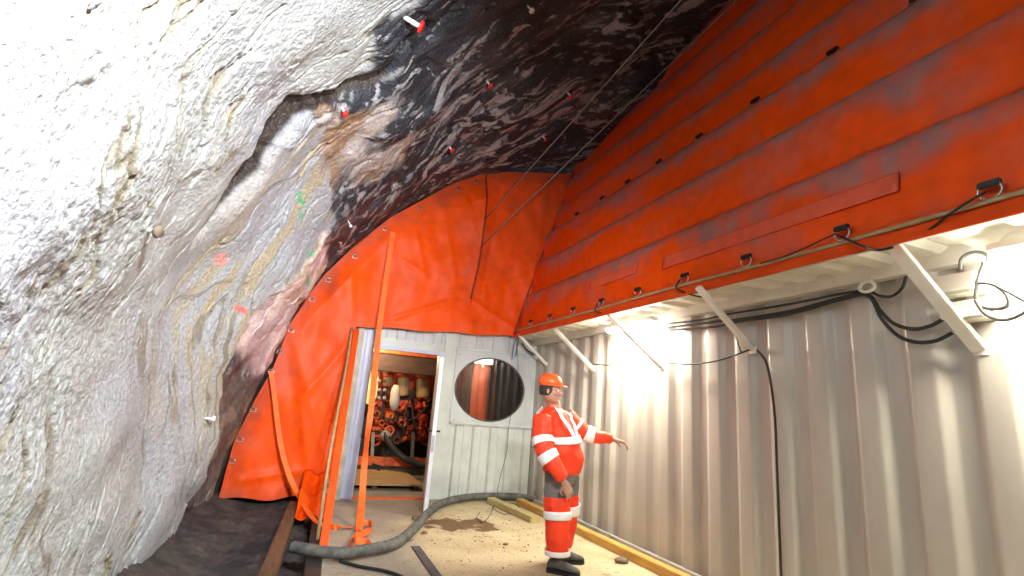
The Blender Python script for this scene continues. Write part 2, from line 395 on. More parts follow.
mb = MB()
mb.grid(lambda x, y: (x, y, -.14 + .06 * noise.noise(V((x * 2, y * 2, 0))) + .055 * abs(noise.noise(V((x * 5, y * 5, 3)))) + .035 * abs(noise.noise(V((x * 12, y * 12, 8)))) - .03 - max(0, x + .1) * .1 + max(0, -.5 - x) * .35 + .11 * min(1, max(0, (y - 5.6) / 1.6)) * (1 if x < .3 else 0)),
        np.linspace(-1.5, .75, 150), np.linspace(-2, 9, 600))
gm = mat('tunnel_dirt', (.065, .056, .05), .85, c2=(.022, .022, .026), vscale=4, bump=.7, bscale=25)
tag(mb.build('floor_tunnel_ground', gm, local=False), kind='structure')
mb = MB(); mb.box((3.6, -2, -.14), (7.5, 9, -.10)); tag(mb.build('floor_beyond_container', gm, local=False), kind='structure')

# joint cover strip in the slab
mb = MB(); mb.bar((1.27, 2.0, .006), (1.29, 5.28, .006), .085, .012, bev=.003)
tag(mb.build('floor_joint_strip', mat('joint_strip', (.075, .065, .08), .7, var=.3)), kind='structure')
mb = MB(); mb.bar((.30, 4.2, .0), (.48, 7.4, .0), .13, .02, bev=.003)
tag(mb.build('floor_edge_mat', M['rubber']), kind='structure')

# ------------------------------------------------------------------ container shell
XW = 3.58; YW = 7.70
def corr_wall_right():
    pitch = .352; prof = [(0, 0), (.10, 0), (.155, .045), (.255, .045), (.31, 0)]   # offset away from the room
    pts = []; y = -1.6
    while y < YW:
        for a, b in prof:
            if y + a < YW: pts.append((y + a, XW + b))
        y += pitch
    pts.append((YW, XW))
    mb = MB(); z0, z1 = 0, 2.5
    # rolled corners: a few extra points across each bend
    P2 = []
    for i, (a, b) in enumerate(pts):
        if 0 < i < len(pts) - 1:
            pa = V((pts[i - 1][0], pts[i - 1][1])); pb = V((a, b)); pc = V((pts[i + 1][0], pts[i + 1][1]))
            for t in (.0, .5, 1):
                u = pb + (pa - pb).normalized() * .012 * (1 - t) + (pc - pb).normalized() * .012 * t
                P2.append((u.x, u.y) if t != .5 else ((u.x * 1 + pb.x) / 2, (u.y + pb.y) / 2))
        else: P2.append((a, b))
    zs = [z0, .6, 1.2, 1.8, z1]
    mb.grid(lambda i, z: (P2[int(i)][1], P2[int(i)][0], z), range(len(P2)), zs)
    mb.grid(lambda i, z: (P2[int(i)][1] + .012, P2[int(i)][0], z), range(len(P2)), zs)
    return tag(mb.build('wall_right', M['wall_paint'], local=False), kind='structure')
corr_wall_right()

# wall base rail and top beam
mb = MB(); mb.box((3.545, -1.6, 0), (3.60, YW, .07), bev=.006); tag(mb.build('baseboard_right', M['wall_paint']), kind='structure')
mb = MB(); mb.box((3.50, -1.6, 2.45), (3.60, YW, 2.575), bev=.008); tag(mb.build('trim_1', M['white_paint']), kind='structure')
# corrugated roof strip with ribs across
def roof():
    mb = MB(); pts = []; y = -1.6
    while y < YW:
        for a, b in [(0, 0), (.09, 0), (.14, .035), (.21, .035), (.26, 0)]:
            if y + a < YW: pts.append((y + a, 2.53 + b))
        y += .28
    pts.append((YW, 2.53))
    mb.grid(lambda i, x: (x, pts[int(i)][0], pts[int(i)][1]), range(len(pts)), [3.12, 3.3, 3.60], smooth=False)
    mb.grid(lambda i, x: (x, pts[int(i)][0], pts[int(i)][1] + .02), range(len(pts)), [3.12, 3.3, 3.60], smooth=False)
    return tag(mb.build('ceiling_roof', M['white_paint'], local=False), kind='structure')
roof()
mb = MB(); mb.box((3.098, -1.6, 2.515), (3.13, YW, 2.575), bev=.006); tag(mb.build('trim_2', M['white_paint']), kind='structure')

# end wall : posts, corrugated bands, flat window plate with an oval hole, ribbed lower panel
def ribs(x0, x1, z0, z1, pitch, depth, y, up=True, edge=.03, first=.0):
    """ridges standing out towards the room on a plate"""
    mb = MB(); mb.box((x0, y, z0), (x1, y + .02, z1))
    x = x0 + first
    while x + pitch * .55 < x1:
        a, b = x, x + pitch * .55; t = .025
        mb.add([(a, y, z0 + edge), (b, y, z0 + edge), (b - t, y - depth * 1.5, z0 + edge + .0), (a + t, y - depth * 1.5, z0 + edge + .0),
                (a, y, z1 - edge), (b, y, z1 - edge), (b - t, y - depth * 1.5, z1 - edge - .01), (a + t, y - depth * 1.5, z1 - edge - .01)],
               [(0, 3, 7, 4), (3, 2, 6, 7), (2, 1, 5, 6), (4, 7, 6, 5), (0, 1, 2, 3)])
        x += pitch
    return mb
yw = YW
mb = ribs(.88, 3.60, 2.27, 2.72, .285, .010, yw - .004, edge=.0, first=.05)
mb.box((.62, yw - .013, 2.27), (.90, yw + .02, 2.46))
tag(mb.build('wall_end_upper', M['grey_paint'], local=False), kind='structure')
mb = MB()   # corner post at left : three folded faces
mb.box((.64, yw - .10, 0), (.70, yw + .05, 2.40), bev=.01); mb.box((.69, yw - .02, 0), (.80, yw + .04, 2.38), bev=.005); mb.box((.79, yw - .06, 0), (.885, yw + .04, 2.36), bev=.01)
tag(mb.build('wall_end_post', M['lilac_paint'], local=False), kind='structure')
mb = MB(); mb.box((.655, yw - .13, 0), (.735, yw - .09, 2.40), bev=.008); tag(mb.build('wall_end_corner', mat('beige_paint', (.40, .37, .29), .5, var=.2), local=False), kind='structure')
mb = MB()   # head band above door, and posts right of the door
mb.box((.88, yw - .01, 2.12), (2.0, yw + .03, 2.29), bev=.004)
mb.box((1.98, yw - .035, 0), (2.17, yw + .03, 2.45), bev=.008); mb.box((2.165, yw, 1.10), (2.24, yw + .02, 2.29)); 
tag(mb.build('wall_end_frame', M['panel_paint'], local=False), kind='structure')
mb = ribs(2.17, 3.60, 0, 1.13, .285, .032, yw, edge=.05, first=.11)
mb.box((2.20, yw - .04, 1.085), (3.56, yw, 1.135), bev=.01)
tag(mb.build('wall_end_lower', M['panel_paint'], local=False), kind='structure')
# plate with the oval opening
WC = V((2.81, yw - .012, 1.655)); WRX, WRZ = .585, .49
mb = MB(); n = 96; out = []
for k in range(n):
    a = 2 * PI * k / n; c, s_ = math.cos(a), math.sin(a)
    t = min((.635 / abs(c)) if abs(c) > 1e-6 else 9, (.59 / abs(s_)) if abs(s_) > 1e-6 else 9)
    out.append((max(2.19, WC.x + c * t) if c < 0 else WC.x + c * t, WC.z + s_ * t))
vs = []
for k in range(n):
    a = 2 * PI * k / n; ix, iz = WC.x + WRX * math.cos(a), WC.z + WRZ * math.sin(a)
    vs += [(ix, yw - .012, iz), (out[k][0], yw - .012, out[k][1]), (out[k][0], yw + .02, out[k][1]), (ix, yw + .02, iz)]
fs = []
for k in range(n):
    k2 = (k + 1) % n
    for j in range(4): fs.append((k * 4 + j, k * 4 + (j + 1) % 4, k2 * 4 + (j + 1) % 4, k2 * 4 + j))
mb.add(vs, fs)
for sx in (-1, 1):
    for sz in (-1, 1): mb.cyl((WC.x + sx * .56, yw - .022, WC.z + sz * .50), (WC.x + sx * .56, yw - .01, WC.z + sz * .50), .014, 10)
mb.box((3.43, yw - .02, 1.10), (3.62, yw + .02, 2.29))
mb.box((2.16, yw - .035, 2.225), (3.45, yw, 2.265), bev=.006)
tag(mb.build('wall_end_plate', M['grey_paint'], local=False), kind='structure')
# window_1
win = empty('window_1', (WC.x, yw, WC.z)); tag(win, kind='structure')
mb = MB(); mb.tube([(WC.x + (WRX + .004) * math.cos(2 * PI * k / 80), yw - .014, WC.z + (WRZ + .004) * math.sin(2 * PI * k / 80)) for k in range(80)], .011, 8, closed=True)
mb.build('window_frame', mat('gasket', (.10, .09, .09), .6), win)
gm_ = bpy.data.materials.new('window_glass'); gm_.use_nodes = True; nt = gm_.node_tree; nt.nodes.clear()
o_ = nt.nodes.new('ShaderNodeOutputMaterial'); mxs = nt.nodes.new('ShaderNodeMixShader'); tr = nt.nodes.new('ShaderNodeBsdfTransparent'); gl = nt.nodes.new('ShaderNodeBsdfGlossy'); fr = nt.nodes.new('ShaderNodeFresnel')
tr.inputs[0].default_value = (.8, .78, .76, 1); gl.inputs['Roughness'].default_value = .03; fr.inputs[0].default_value = 1.5
nt.links.new(fr.outputs[0], mxs.inputs[0]); nt.links.new(tr.outputs[0], mxs.inputs[1]); nt.links.new(gl.outputs[0], mxs.inputs[2]); nt.links.new(mxs.outputs[0], o_.inputs[0])
mb = MB(); mb.add([(WC.x + WRX * math.cos(2 * PI * k / 64), yw + .004, WC.z + WRZ * math.sin(2 * PI * k / 64)) for k in range(64)], [tuple(range(64))]); mb.add([(WC.x + WRX * math.cos(2 * PI * k / 64), yw + .010, WC.z + WRZ * math.sin(2 * PI * k / 64)) for k in range(64)], [tuple(range(64))[::-1]])
mb.build('pane', gm_, win)

# door frame + open leaf (door_1)
door = empty('door_1', (1.93, yw - .06, 0)); tag(door, kind='structure')
mb = MB(); mb.box((.875, yw - .05, 0), (.905, yw + .05, 2.13)); mb.box((1.905, yw - .053, 0), (1.99, yw + .05, 2.168)); mb.box((.872, yw - .056, 2.10), (1.96, yw + .05, 2.152)); 
mb.build('door_frame', M['lilac_paint'], door)
mb = MB(); mb.box((.9, yw - .05, .0), (1.91, yw + .05, .018)); mb.build('threshold', M['strap'], door)
h = V((1.925, yw - .06, 0)); e = V((1.662, 6.50, 0)); dr = (e - h).normalized(); nr = V((dr.y, -dr.x, 0))
mb = MB(); mb.bar(h + V((0, 0, 1.0)), e + V((0, 0, 1.0)), .045, 1.955, up=(0, 0, 1), bev=.006)
leaf = mb.build('door_leaf', M['door_white'], door)
mb = MB(); mb.bar(e + V((0, 0, 1.0)), e + dr * .012 + V((0, 0, 1.0)), .05, 1.95, bev=.003); mb.build('edge_trim', M['door_edge'], leaf)
mb = MB(); q0 = e - dr * .07 + V((0, 0, 1.03))
for sgn in (-1, 1):
    s1 = q0 + nr * sgn * .07; mb.cyl(q0, s1, .011, 10); mb.cyl(s1, s1 - dr * .11, .011, 10)
mb.build('handle', M['black'], leaf)
mb = MB(); mb.bar(e + dr * .013 + V((0, 0, .88)), e + dr * .018 + V((0, 0, .88)), .03, .2, bev=.002); mb.build('lock_plate', M['steel'], leaf)

# ------------------------------------------------------------------ room behind the end wall, reflection stand-ins behind the oval window
dk = mat('dark_partition', (.10, .08, .07), .8, var=.3)
for nm, lo, hi in (('wall_room_left', (.45, 7.78, -.1), (.50, 12, 3)), ('wall_room_far', (.45, 12, -.1), (3.9, 12.1, 3)), ('ceiling_room', (.45, 7.78, 2.75), (4.0, 12.1, 2.8)), ('wall_room_east', (3.75, 7.74, -.1), (3.8, 12.1, 3))):
    mb = MB(); mb.box(lo, hi); tag(mb.build(nm, dk, local=False), kind='structure')
mb = MB(); mb.bar((2.10, 7.74, 1.45), (3.42, 12.05, 1.45), .05, 3.1); tag(mb.build('wall_room_right', dk, local=False), kind='structure')
mb = MB(); mb.box((.45, 9, -.12), (3.8, 12.1, 0)); tag(mb.build('floor_room', mat('room_ground', (.22, .19, .15), .9, var=.4, vscale=4, bump=.5), local=False), kind='structure')
refl_brown = mat('reflection_brown', (.16, .06, .035), .6, c2=(.09, .04, .03), vscale=3, stretch=(1, 1, .3))  # brown tone of the glass reflection, used on the stand-in sheet
def corr_panel(x0, x1, y, z0, z1, pitch, d):
    mb = MB(); pts = []; x = x0
    while x < x1:
        pts += [(x, 0), (x + pitch * .3, 0), (x + pitch * .45, d), (x + pitch * .85, d)]; x += pitch
    mb.grid(lambda i, z: (pts[int(i)][0], y + pts[int(i)][1], z), range(len(pts)), [z0, z1], smooth=False)
    mb.grid(lambda i, z: (pts[int(i)][0], y + .015 + pts[int(i)][1], z), range(len(pts)), [z0, z1], smooth=False)
    return mb
o = corr_panel(2.34, 3.16, 8.35, 0, 2.7, .09, .02).build('reflection_sheet', refl_brown); tag(o, 'rust-brown corrugated sheet standing in for the reflection in the oval window, left half', 'reflection sheet')  # added sheet that imitates the brown reflection in the glass
o = corr_panel(3.14, 3.72, 8.28, 0, 2.7, .13, .03).build('reflection_sheet', mat('reflection_dark', (.045, .04, .038), .6, var=.3)); tag(o, 'dark corrugated sheet standing in for the reflection in the right half of the oval window', 'reflection sheet')  # added darker sheet for the corrugated wall mirrored in the glass
mb = MB(); mb.grid(lambda x, z: (x + .02 * math.sin(z * 3), 8.2 + .012 * math.sin(x * 40 + z), z), np.linspace(2.68, 2.95, 24), np.linspace(.6, 2.25, 24))
mb.grid(lambda x, z: (x + .02 * math.sin(z * 3), 8.205 + .012 * math.sin(x * 40 + z), z), np.linspace(2.68, 2.95, 24), np.linspace(.6, 2.25, 24))
o = mb.build('reflection_orange', mat('reflection_orange', (.85, .12, .015), .5)); tag(o, 'narrow orange sheet standing in for an orange reflection in the oval window glass', 'reflection strip')  # added strip in place of the orange mirrored in the pane
mb = MB(); mb.bar((2.62, 8.05, 2.30), (2.78, 8.05, 2.02), .035, .035); o = mb.build('reflection_strut', M['door_white']); tag(o, 'white diagonal strut standing in for a reflection at the upper left of the oval window', 'strut')  # added bar in place of a white streak reflected in the pane
mb = MB(); mb.box((2.64, 8.12, 2.08), (2.98, 8.16, 2.26), bev=.01); o = mb.build('reflection_glow', mat('reflection_pale', (.9, .9, .85), .5, emis=(1, .93, .82), estr=1.2)); tag(o, 'glowing pale panel standing in for a reflection at the top of the oval window', 'lamp')  # added glowing box in place of the bright reflection, no lamp

# ------------------------------------------------------------------ orange end curtain (PVC sheet)
def OM(name, rough=.33, coat=.0):
    m = attr_mat(name, 'sheet_colour', rough, spec=.18, nscale=9, namt=.12, bump=.12, bscale=30, bdist=.006)
    return m
M['sheet'] = OM('orange_pvc', .47)
ORG = np.array([.84, .078, .002]); SOOT = np.array([.20, .07, .05])
outl = [(-.72, .0), (-.70, .30), (-.67, .72), (-.52, 1.25), (-.385, 1.65), (-.27, 2.28), (-.10, 2.72), (.07, 3.06), (.44, 3.6), (.86, 4.10), (1.37, 4.55), (1.75, 4.88), (2.17, 5.14), (2.7, 5.36), (3.3, 5.50), (4.02, 5.66)]
ox = [p[0] for p in outl]; oz = [p[1] for p in outl]
def lean_x(z): return 3.1 + .3 * (z - CAMH - 1.13)
creases = []   # (x0,z0,x1,z1,width,amp)
def pp(px, py): p = ony(px, py, 7.55); return (p.x, p.z)
for a, b, w, am in [((392, 235), (300, 330), .12, .05), ((290, 330), (330, 470), .10, .045), ((272, 372), (240, 440), .09, .04),
                    ((455, 300), (395, 318), .035, .028), ((404, 262), (424, 276), .05, .02), ((424, 276), (414, 230), .05, .02), ((350, 250), (352, 320), .06, .03), ((300, 400), (310, 480), .06, .035),
                    ((240, 480), (300, 470), .05, .03), ((470, 300), (520, 333), .05, .025), ((475, 300), (540, 270), .05, .018), ((360, 330), (300, 400), .05, .03), ((500, 190), (480, 300), .04, -.02), 
                    ((440, 200), (455, 290), .06, .02), ((545, 200), (525, 320), .06, .02), ((460, 190), (478, 240), .025, .02)]:
    creases.append((*pp(*a), *pp(*b), w * 1.2, am * .9))
F0 = pp(487, 176); F1 = pp(470, 300)
def sheet_off(x, z):
    d = .05 * perlin(np.array(x * 1.1), np.array(z * .8), 3) + .018 * perlin(np.array(x * 4.1), np.array(z * 2.7), 5) + .02 * perlin(np.array(x * 2.2 + z), np.array(z * 1.2 - x), 7)
    d = float(d)
    for x0, z0, x1, z1, w, am in creases:
        dx, dz = x1 - x0, z1 - z0; L2 = dx * dx + dz * dz; t = ((x - x0) * dx + (z - z0) * dz) / L2
        tt = min(1, max(0, t)); ex = x - (x0 + tt * dx); ez = z - (z0 + tt * dz); r = math.hypot(ex, ez) / w
        if r < 3: d += am * math.exp(-r * r * .8 - r * .3) * (.35 + .65 * math.sin(PI * min(1, max(0, .15 + .7 * tt))))
    # overlapping flap edge
    if z > F1[1] - .3:
        t = (z - F1[1]) / (F0[1] - F1[1]); xf = F1[0] + t * (F0[0] - F1[0]) + .03 * math.sin(t * 5); a = min(1, max(0, t * 1.4 + .1))
        if x < xf: d += .17 * a * math.exp(-(xf - x) / .5)
    return d
def edge_hold(x, z):
    zt = np.interp(x, ox, oz); return min(1, max(.15, (zt - z) / .5))
cur = empty('orange_curtain_wall', (1.2, 7.55, 0), 'large wrinkled orange sheet closing the gap above and left of the doorway', 'tarpaulin')
SV = []
mb = MB()
def sheet_pt(x, z): return (x, 7.56 - sheet_off(x, z) * edge_hold(x, z) - .05, z)
nz = 170
for x0, x1, nx, part in ((-.715, .60, 90, 0), (.60, 4.06, 210, 1)):
    xs = np.linspace(x0, x1, nx)
    def fn(x, v):
        zt = float(np.interp(x, ox, oz)) - .0
        zb = (.02 + .015 * math.sin(x * 9) + .1 * max(0, (x + .1)) if part == 0 else float(np.interp(x, [.6, 3.1, 3.2], [2.37, 2.53, 2.53])) + .012 * math.sin(x * 7))
        if part and x > lean_x(zb):
            zb = max(zb, (x - 3.1) / .3 + 1.13 + CAMH)
        zb = min(zb, zt - .02); z = zb + (zt - zb) * v; return sheet_pt(x, z)
    mb.grid(fn, xs, np.linspace(0, 1, nz))
sh = mb.build('sheet', M['sheet'], cur)
co = np.array(mb.v); zt = np.interp(co[:, 0], ox, oz)
dist = np.full(len(co), 9.)
for (xa, za), (xb, zb) in zip(outl[:-1], outl[1:]):
    ex, ez = xb - xa, zb - za; tq = np.clip(((co[:, 0] - xa) * ex + (co[:, 2] - za) * ez) / (ex * ex + ez * ez), 0, 1); dist = np.minimum(dist, np.hypot(co[:, 0] - xa - tq * ex, co[:, 2] - za - tq * ez))
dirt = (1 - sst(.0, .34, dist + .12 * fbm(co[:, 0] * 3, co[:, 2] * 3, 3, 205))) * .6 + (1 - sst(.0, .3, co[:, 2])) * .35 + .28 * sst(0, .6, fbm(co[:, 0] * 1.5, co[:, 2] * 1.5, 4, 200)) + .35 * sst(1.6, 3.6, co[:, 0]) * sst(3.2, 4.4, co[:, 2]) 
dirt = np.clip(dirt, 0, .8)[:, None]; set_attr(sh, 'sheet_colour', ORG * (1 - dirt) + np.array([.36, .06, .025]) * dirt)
sm = sh.modifiers.new('thickness', 'SOLIDIFY'); sm.thickness = .006; sm.offset = 0; sm.use_rim = False
# stitched hem along the flap edge, coloured dark for the flap's shadow
mb = MB(); hp = []
for k in range(41):
    t = k / 40; x = F1[0] + t * (F0[0] - F1[0]) + .03 * math.sin(t * 5) - .006; z = F1[1] + t * (F0[1] - F1[1]); z = min(z, float(np.interp(x, ox, oz)) - .03); hp.append(V(sheet_pt(x, z)) + V((0, -.012, 0)))
mb.tube(hp, .022, 6, flat=.6); o = mb.build('flap_hem_shade', mat('flap_hem_shade', (.20, .025, .01), .5), cur)
# D rings with bolts along the upper edge
def ring_piece(mb, c, r, n_axis, tube_r=.006):
    n_axis = V(n_axis).normalized(); u = n_axis.cross(V((0, 0, 1)));
    if u.length < .1: u = n_axis.cross(V((0, 1, 0)))
    u.normalize(); w = u.cross(n_axis)
    pts = []
    for k in range(20):
        a = 2 * PI * k / 20; rr = r
        pts.append(V(c) + u * math.cos(a) * rr + w * max(math.sin(a), -.55) * rr)
    mb.tube(pts, tube_r * .8, 6, closed=True)
for px, py in [(475, 183), (458, 190), (420, 209), (385, 229), (355, 257), (328, 281), (312, 300), (291, 331), (280, 352), (271, 372), (253, 410), (240, 440), (232, 462)]:
    p = ony(px, py, 7.5); p.y = sheet_pt(p.x, p.z)[1] - .015
    mb = MB(); ring_piece(mb, p, .036, (0, 1, 0)); r_ = mb.build('lashing_ring', M['steel'], cur)
    mb = MB(); mb.box((p.x - .030, p.y - .004, p.z + .02), (p.x + .030, p.y + .004, p.z + .042), bev=.004); mb.build('ring_tab', M['black'], r_)
# loose corner lying forward on the floor
mb = MB()
def lc(u, v):
    x = .22 + .34 * u - .05 * v; y = 7.46 - 1.05 * v; z = .34 * (1 - v) ** 2 - .0 + .03 + .03 * math.sin(u * 9 + v * 3) + .12 * math.exp(-((v - .55) / .12) ** 2) * (1 - u)
    return (x, y, z)
mb.grid(lc, np.linspace(0, 1, 24), np.linspace(0, 1, 30)); lo_ = mb.build('loose_corner', M['sheet'], cur)
set_attr(lo_, 'sheet_colour', np.tile(ORG * .93, (len(mb.v), 1))); s2 = lo_.modifiers.new('thickness', 'SOLIDIFY'); s2.thickness = .006
# black piping at the junction of the end curtain and the inflated wall
mb = MB(); jp = [onx(0, 0, 1)] * 0
for z in np.linspace(2.56, 5.7, 30): jp.append(V((lean_x(z) - .06 - .015 * math.sin(z * 2.2), 7.47, z)))
mb.tube(jp, .014, 6); mb.build('seam_cord', mat('seam_cord', (.16, .03, .03), .6), cur)

# orange strip with its tube, hanging from the curtain edge down to the slab
mb = MB(); a = ony(353.5, 329, 7.44); b = onz(319, 553, .01); a1 = V((a.x + .045, a.y, a.z)); 
mb.bar(a1, V((b.x + .03, b.y, b.z)), .075, .006, up=(0, 1, 0), bev=.001); o = mb.build('orange_strip', M['sheet_strip']); tag(o, 'flat orange band running from the curtain edge down to the slab left of the doorway', 'band')
mb = MB(); a2 = ony(352, 328, 7.40); b2 = onz(320, 540, .02); b2.x -= .03; pts = [a2.lerp(b2, t) + V((.01 * math.sin(t * 7), 0, 0)) for t in np.linspace(0, 1, 16)]
mb.tube(pts, .017, 8); o = mb.build('curtain_pole', M['beige_pole']); tag(o, 'thin beige pole beside the orange band left of the doorway', 'pole')
# ratchet / shackle at its foot
rt = empty('shackle', ony(325, 490, 7.1), 'steel shackle and chain beside the foot of the beige pole', 'shackle'); c0 = V(rt.location)
for k in range(5):
    mb = MB(); cc = c0 + V((.012 * (k % 2), -.01 * k, .06 * k - .12)); nn = (0, 1, 0) if k % 2 else (1, .3, 0); nv = V(nn).normalized(); u = nv.cross(V((0, 0, 1))).normalized()
    mb.tube([cc + u * .028 * math.cos(t) + V((0, 0, 1)) * .05 * math.sin(t) for t in np.linspace(0, 2 * PI, 17)[:-1]], .009, 6, closed=True); mb.build('chain_link', M['steel'], rt)

# ------------------------------------------------------------------ inflated orange wall
seam_u = [1.245, 1.86, 2.46, 3.04, 3.56, 4.13, 4.70, 5.27, 5.85]
dvec = V((.2873, 0, .9578)); nin = V((-.9578, 0, .2873))
infl = empty('inflatable_wall', (3.1, 2.5, 2.54), 'huge orange inflated wall of stacked horizontal air tubes leaning over the container', 'inflatable wall')
cs = []; tt_ = []   # cross-section front
for i in range(len(seam_u) - 1):
    u0, u1 = seam_u[i], seam_u[i + 1]; L = (u1 - u0) / .9578
    for t in (0, .05, .12, .2, .3, .4, .5, .58, .66, .73, .80, .86, .91, .95, .98, .995):
        pf = math.sin(PI / 2 * t / .8) ** .9 if t <= .8 else max(0, math.cos(PI / 2 * (t - .8) / .2)) ** .6
        sag = (.17 if i else .13) * L * pf; base = V((3.1, 0, CAMH + 1.13)) + dvec * ((u0 - 1.13) / .9578 + L * t)
        cs.append(base + nin * sag); tt_.append((i, t, base, sag))
ysI = np.linspace(-1.6, 7.55, 330)
P = []; colI = []
for j, (c, (i, t, base, sag)) in enumerate(zip(cs, tt_)):
    c = np.array(c); y = ysI
    near = math.exp(-((t if t < .5 else 1 - t) / .16) ** 2)
    wr = .010 * perlin(y * 7 + i * 9, np.full_like(y, t * 1.2 + i * 3), 7) * near + .006 * perlin(y * 2.2, np.full_like(y, t * 2 + i), 9) + .018 * perlin(y * .7, np.full_like(y, i * 1.7), 13)
    if i == 0: wr = wr + .012 * perlin(y * 3.5, np.full_like(y, t * 2.0), 19)
    P.append(np.stack([c[0] + nin.x * wr, y, c[2] + nin.z * wr], -1))
    nz_ = fbm(y * 1.4, np.full_like(y, (i + t) * 1.6), 4, 210)
    dust = sst(.36, .86, np.full_like(y, t) + .3 * nz_) * .85 + .30 * sst(.1, .6, fbm(y * .9, np.full_like(y, (i + t) * .8), 4, 220))
    dust = dust * (.55 + .45 * sst(-.4, .3, fbm(y * 6, np.full_like(y, (i + t) * 2.2), 3, 230)))
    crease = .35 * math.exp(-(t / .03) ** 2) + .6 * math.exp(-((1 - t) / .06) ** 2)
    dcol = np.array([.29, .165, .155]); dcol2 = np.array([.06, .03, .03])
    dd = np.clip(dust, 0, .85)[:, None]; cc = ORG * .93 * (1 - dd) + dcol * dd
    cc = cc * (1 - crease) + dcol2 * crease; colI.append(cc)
P = np.array(P); colI = np.array(colI); m_, k_ = P.shape[:2]
mb = MB(); idx = lambda a, b: a * k_ + b
mb.v = [tuple(p) for p in P.reshape(-1, 3)]; mb.f = [(idx(a, b), idx(a + 1, b), idx(a + 1, b + 1), idx(a, b + 1)) for a in range(m_ - 1) for b in range(k_ - 1)]; mb.sm = [True] * len(mb.f)
body = mb.build('air_tubes', M['sheet'], infl); set_attr(body, 'sheet_colour', colI.reshape(-1, 3))
# rear skin and far end cap, so the wall has its real thickness
mb = MB()
bk = []
for (i, t, base, sag) in tt_[::2]: bk.append(base - nin * (.30 + sag))
mb.grid(lambda i, y: (bk[int(i)].x, y, bk[int(i)].z), range(len(bk)), [-1.6, 2, 5, 7.55])
fr_ = cs[::2]
for yy in (-1.6, 7.55): mb.grid(lambda i, s_: ((fr_[int(i)].x, yy, fr_[int(i)].z) if s_ == 0 else (bk[int(i)].x, yy, bk[int(i)].z)), range(min(len(bk), len(fr_))), [0, 1])
o = mb.build('rear_skin', mat('orange_rear', (.75, .07, .006), .4), infl)
# hem strip below the pole
mb = MB()
for dx_ in (0, .008): mb.grid(lambda y, v: (3.13 - .095 * v + dx_ + .004 * math.sin(y * 5), y, 2.665 - .165 * v), np.linspace(-1.6, 7.5, 80), [0, .25, .5, .75, 1])
mb.build('hem_strip', M['sheet_strip'], infl)
mb = MB(); mb.tube([(3.082 + .003 * math.sin(y * 3), y, 2.612 + .004 * math.sin(y * 2)) for y in np.linspace(-1.6, 7.46, 60)], .015, 8); mb.build('hem_pole', M['beige_pole'], infl)
# patches welded on the lowest tube
def on_tube(y, z, lift=.01):
    best = min(range(len(tt_)), key=lambda j: abs(cs[j].z - z)); j2 = min(best + 1, len(cs) - 1); c = cs[best]
    return V((c.x, y, c.z)) + nin * lift
def patch(y0, y1, za, zb, lift=.012):
    mb = MB()
    sel = [j for j in range(16) if za <= cs[j].z <= zb]
    J = np.linspace(sel[0], sel[-1], 14)
    def f(y, s_):
        a = int(s_); fr2 = s_ - a; c = cs[a].lerp(cs[min(a + 1, 15)], fr2)
        w2 = float(.018 * perlin(np.array(y * .7), np.array(0.), 13) + .006 * perlin(np.array(y * 2.2), np.array(.5), 9)); return tuple(V((c.x, y, c.z)) + nin * (lift + w2))
    mb.grid(f, np.linspace(y0, y1, 40), J); return mb
o = patch(1.72, 3.9, 2.80, 3.02, .011).build('welded_patch', M['sheet'], infl)
cc = np.array([v.co[:] for v in o.data.vertices]); set_attr(o, 'sheet_colour', ORG * .68 + np.array([.09, .05, .048]) + 0 * cc); q = o.modifiers.new('thickness', 'SOLIDIFY'); q.thickness = .008
o = patch(4.35, 5.3, 2.86, 3.06, .011).build('welded_patch', M['sheet'], infl); cc = np.array([v.co[:] for v in o.data.vertices]); set_attr(o, 'sheet_colour', ORG * .66 + np.array([.09, .05, .048]) + 0 * cc); q = o.modifiers.new('thickness', 'SOLIDIFY'); q.thickness = .008
# lashing rings: low row at the pole, high row on a seam
def lash(y, low=True):
    if low: c = V((3.085, y, 2.665))
    else:
        c = V((3.1, y, CAMH + 1.13)) + dvec * ((3.02 - 1.13) / .9578) + nin * .045
    mb = MB(); pts = []
    for k in range(20):
        a = 2 * PI * k / 20; pts.append(c + V((0, math.cos(a) * .05, max(math.sin(a), -2) * .045)) + dvec * 0 + nin * .01)
    mb.tube(pts, .006, 6, closed=True); r_ = mb.build('lashing_ring', M['steel'], infl)
    mb = MB(); mb.box((c.x - .022, y - .05, c.z + .022), (c.x + .004, y + .05, c.z + .058), bev=.006); mb.build('ring_tab', M['black'], r_)
for y in (6.9, 6.25, 5.59, 4.92, 4.22, 3.52, 2.82, 2.05, 1.28, .5): lash(y)
for y in (6.6, 5.87, 5.24, 4.59, 3.9, 3.15, 2.37, 1.74): lash(y, False)

# ------------------------------------------------------------------ steel braces between roof edge and wall
bl = ['white diagonal brace at the far end, its foot behind the orange helmet', 'second white diagonal brace from the end wall', 'white diagonal brace in front of the bright floodlight',
      'white diagonal brace from which the long black cable drops down the wall', 'wide white diagonal brace nearest the camera, in front of the junction boxes']
for (a, b), w, lb in zip([((519, 335), (546, 364)), ((554, 328), (593, 369)), ((608, 314), (661, 367)), ((698, 287), (752, 350)), ((893, 245), (980, 350))], (.05, .05, .045, .055, .075), bl):
    p = onx(*b, 3.57); t = onz(*a, 2.52)
    br = empty('roof_brace', (p.x, p.y, p.z), lb, 'brace', 'diagonal roof braces')
    mb = MB(); mb.bar(p, t, w, .04, up=(1, 0, 0), bev=.004); mb.build('bar', M['white_paint'], br)
    mb = MB(); mb.box((3.572, p.y - .04, p.z - .03), (3.582, p.y + .04, p.z + .03), bev=.002); mb.build('foot_plate', M['white_paint'], br)

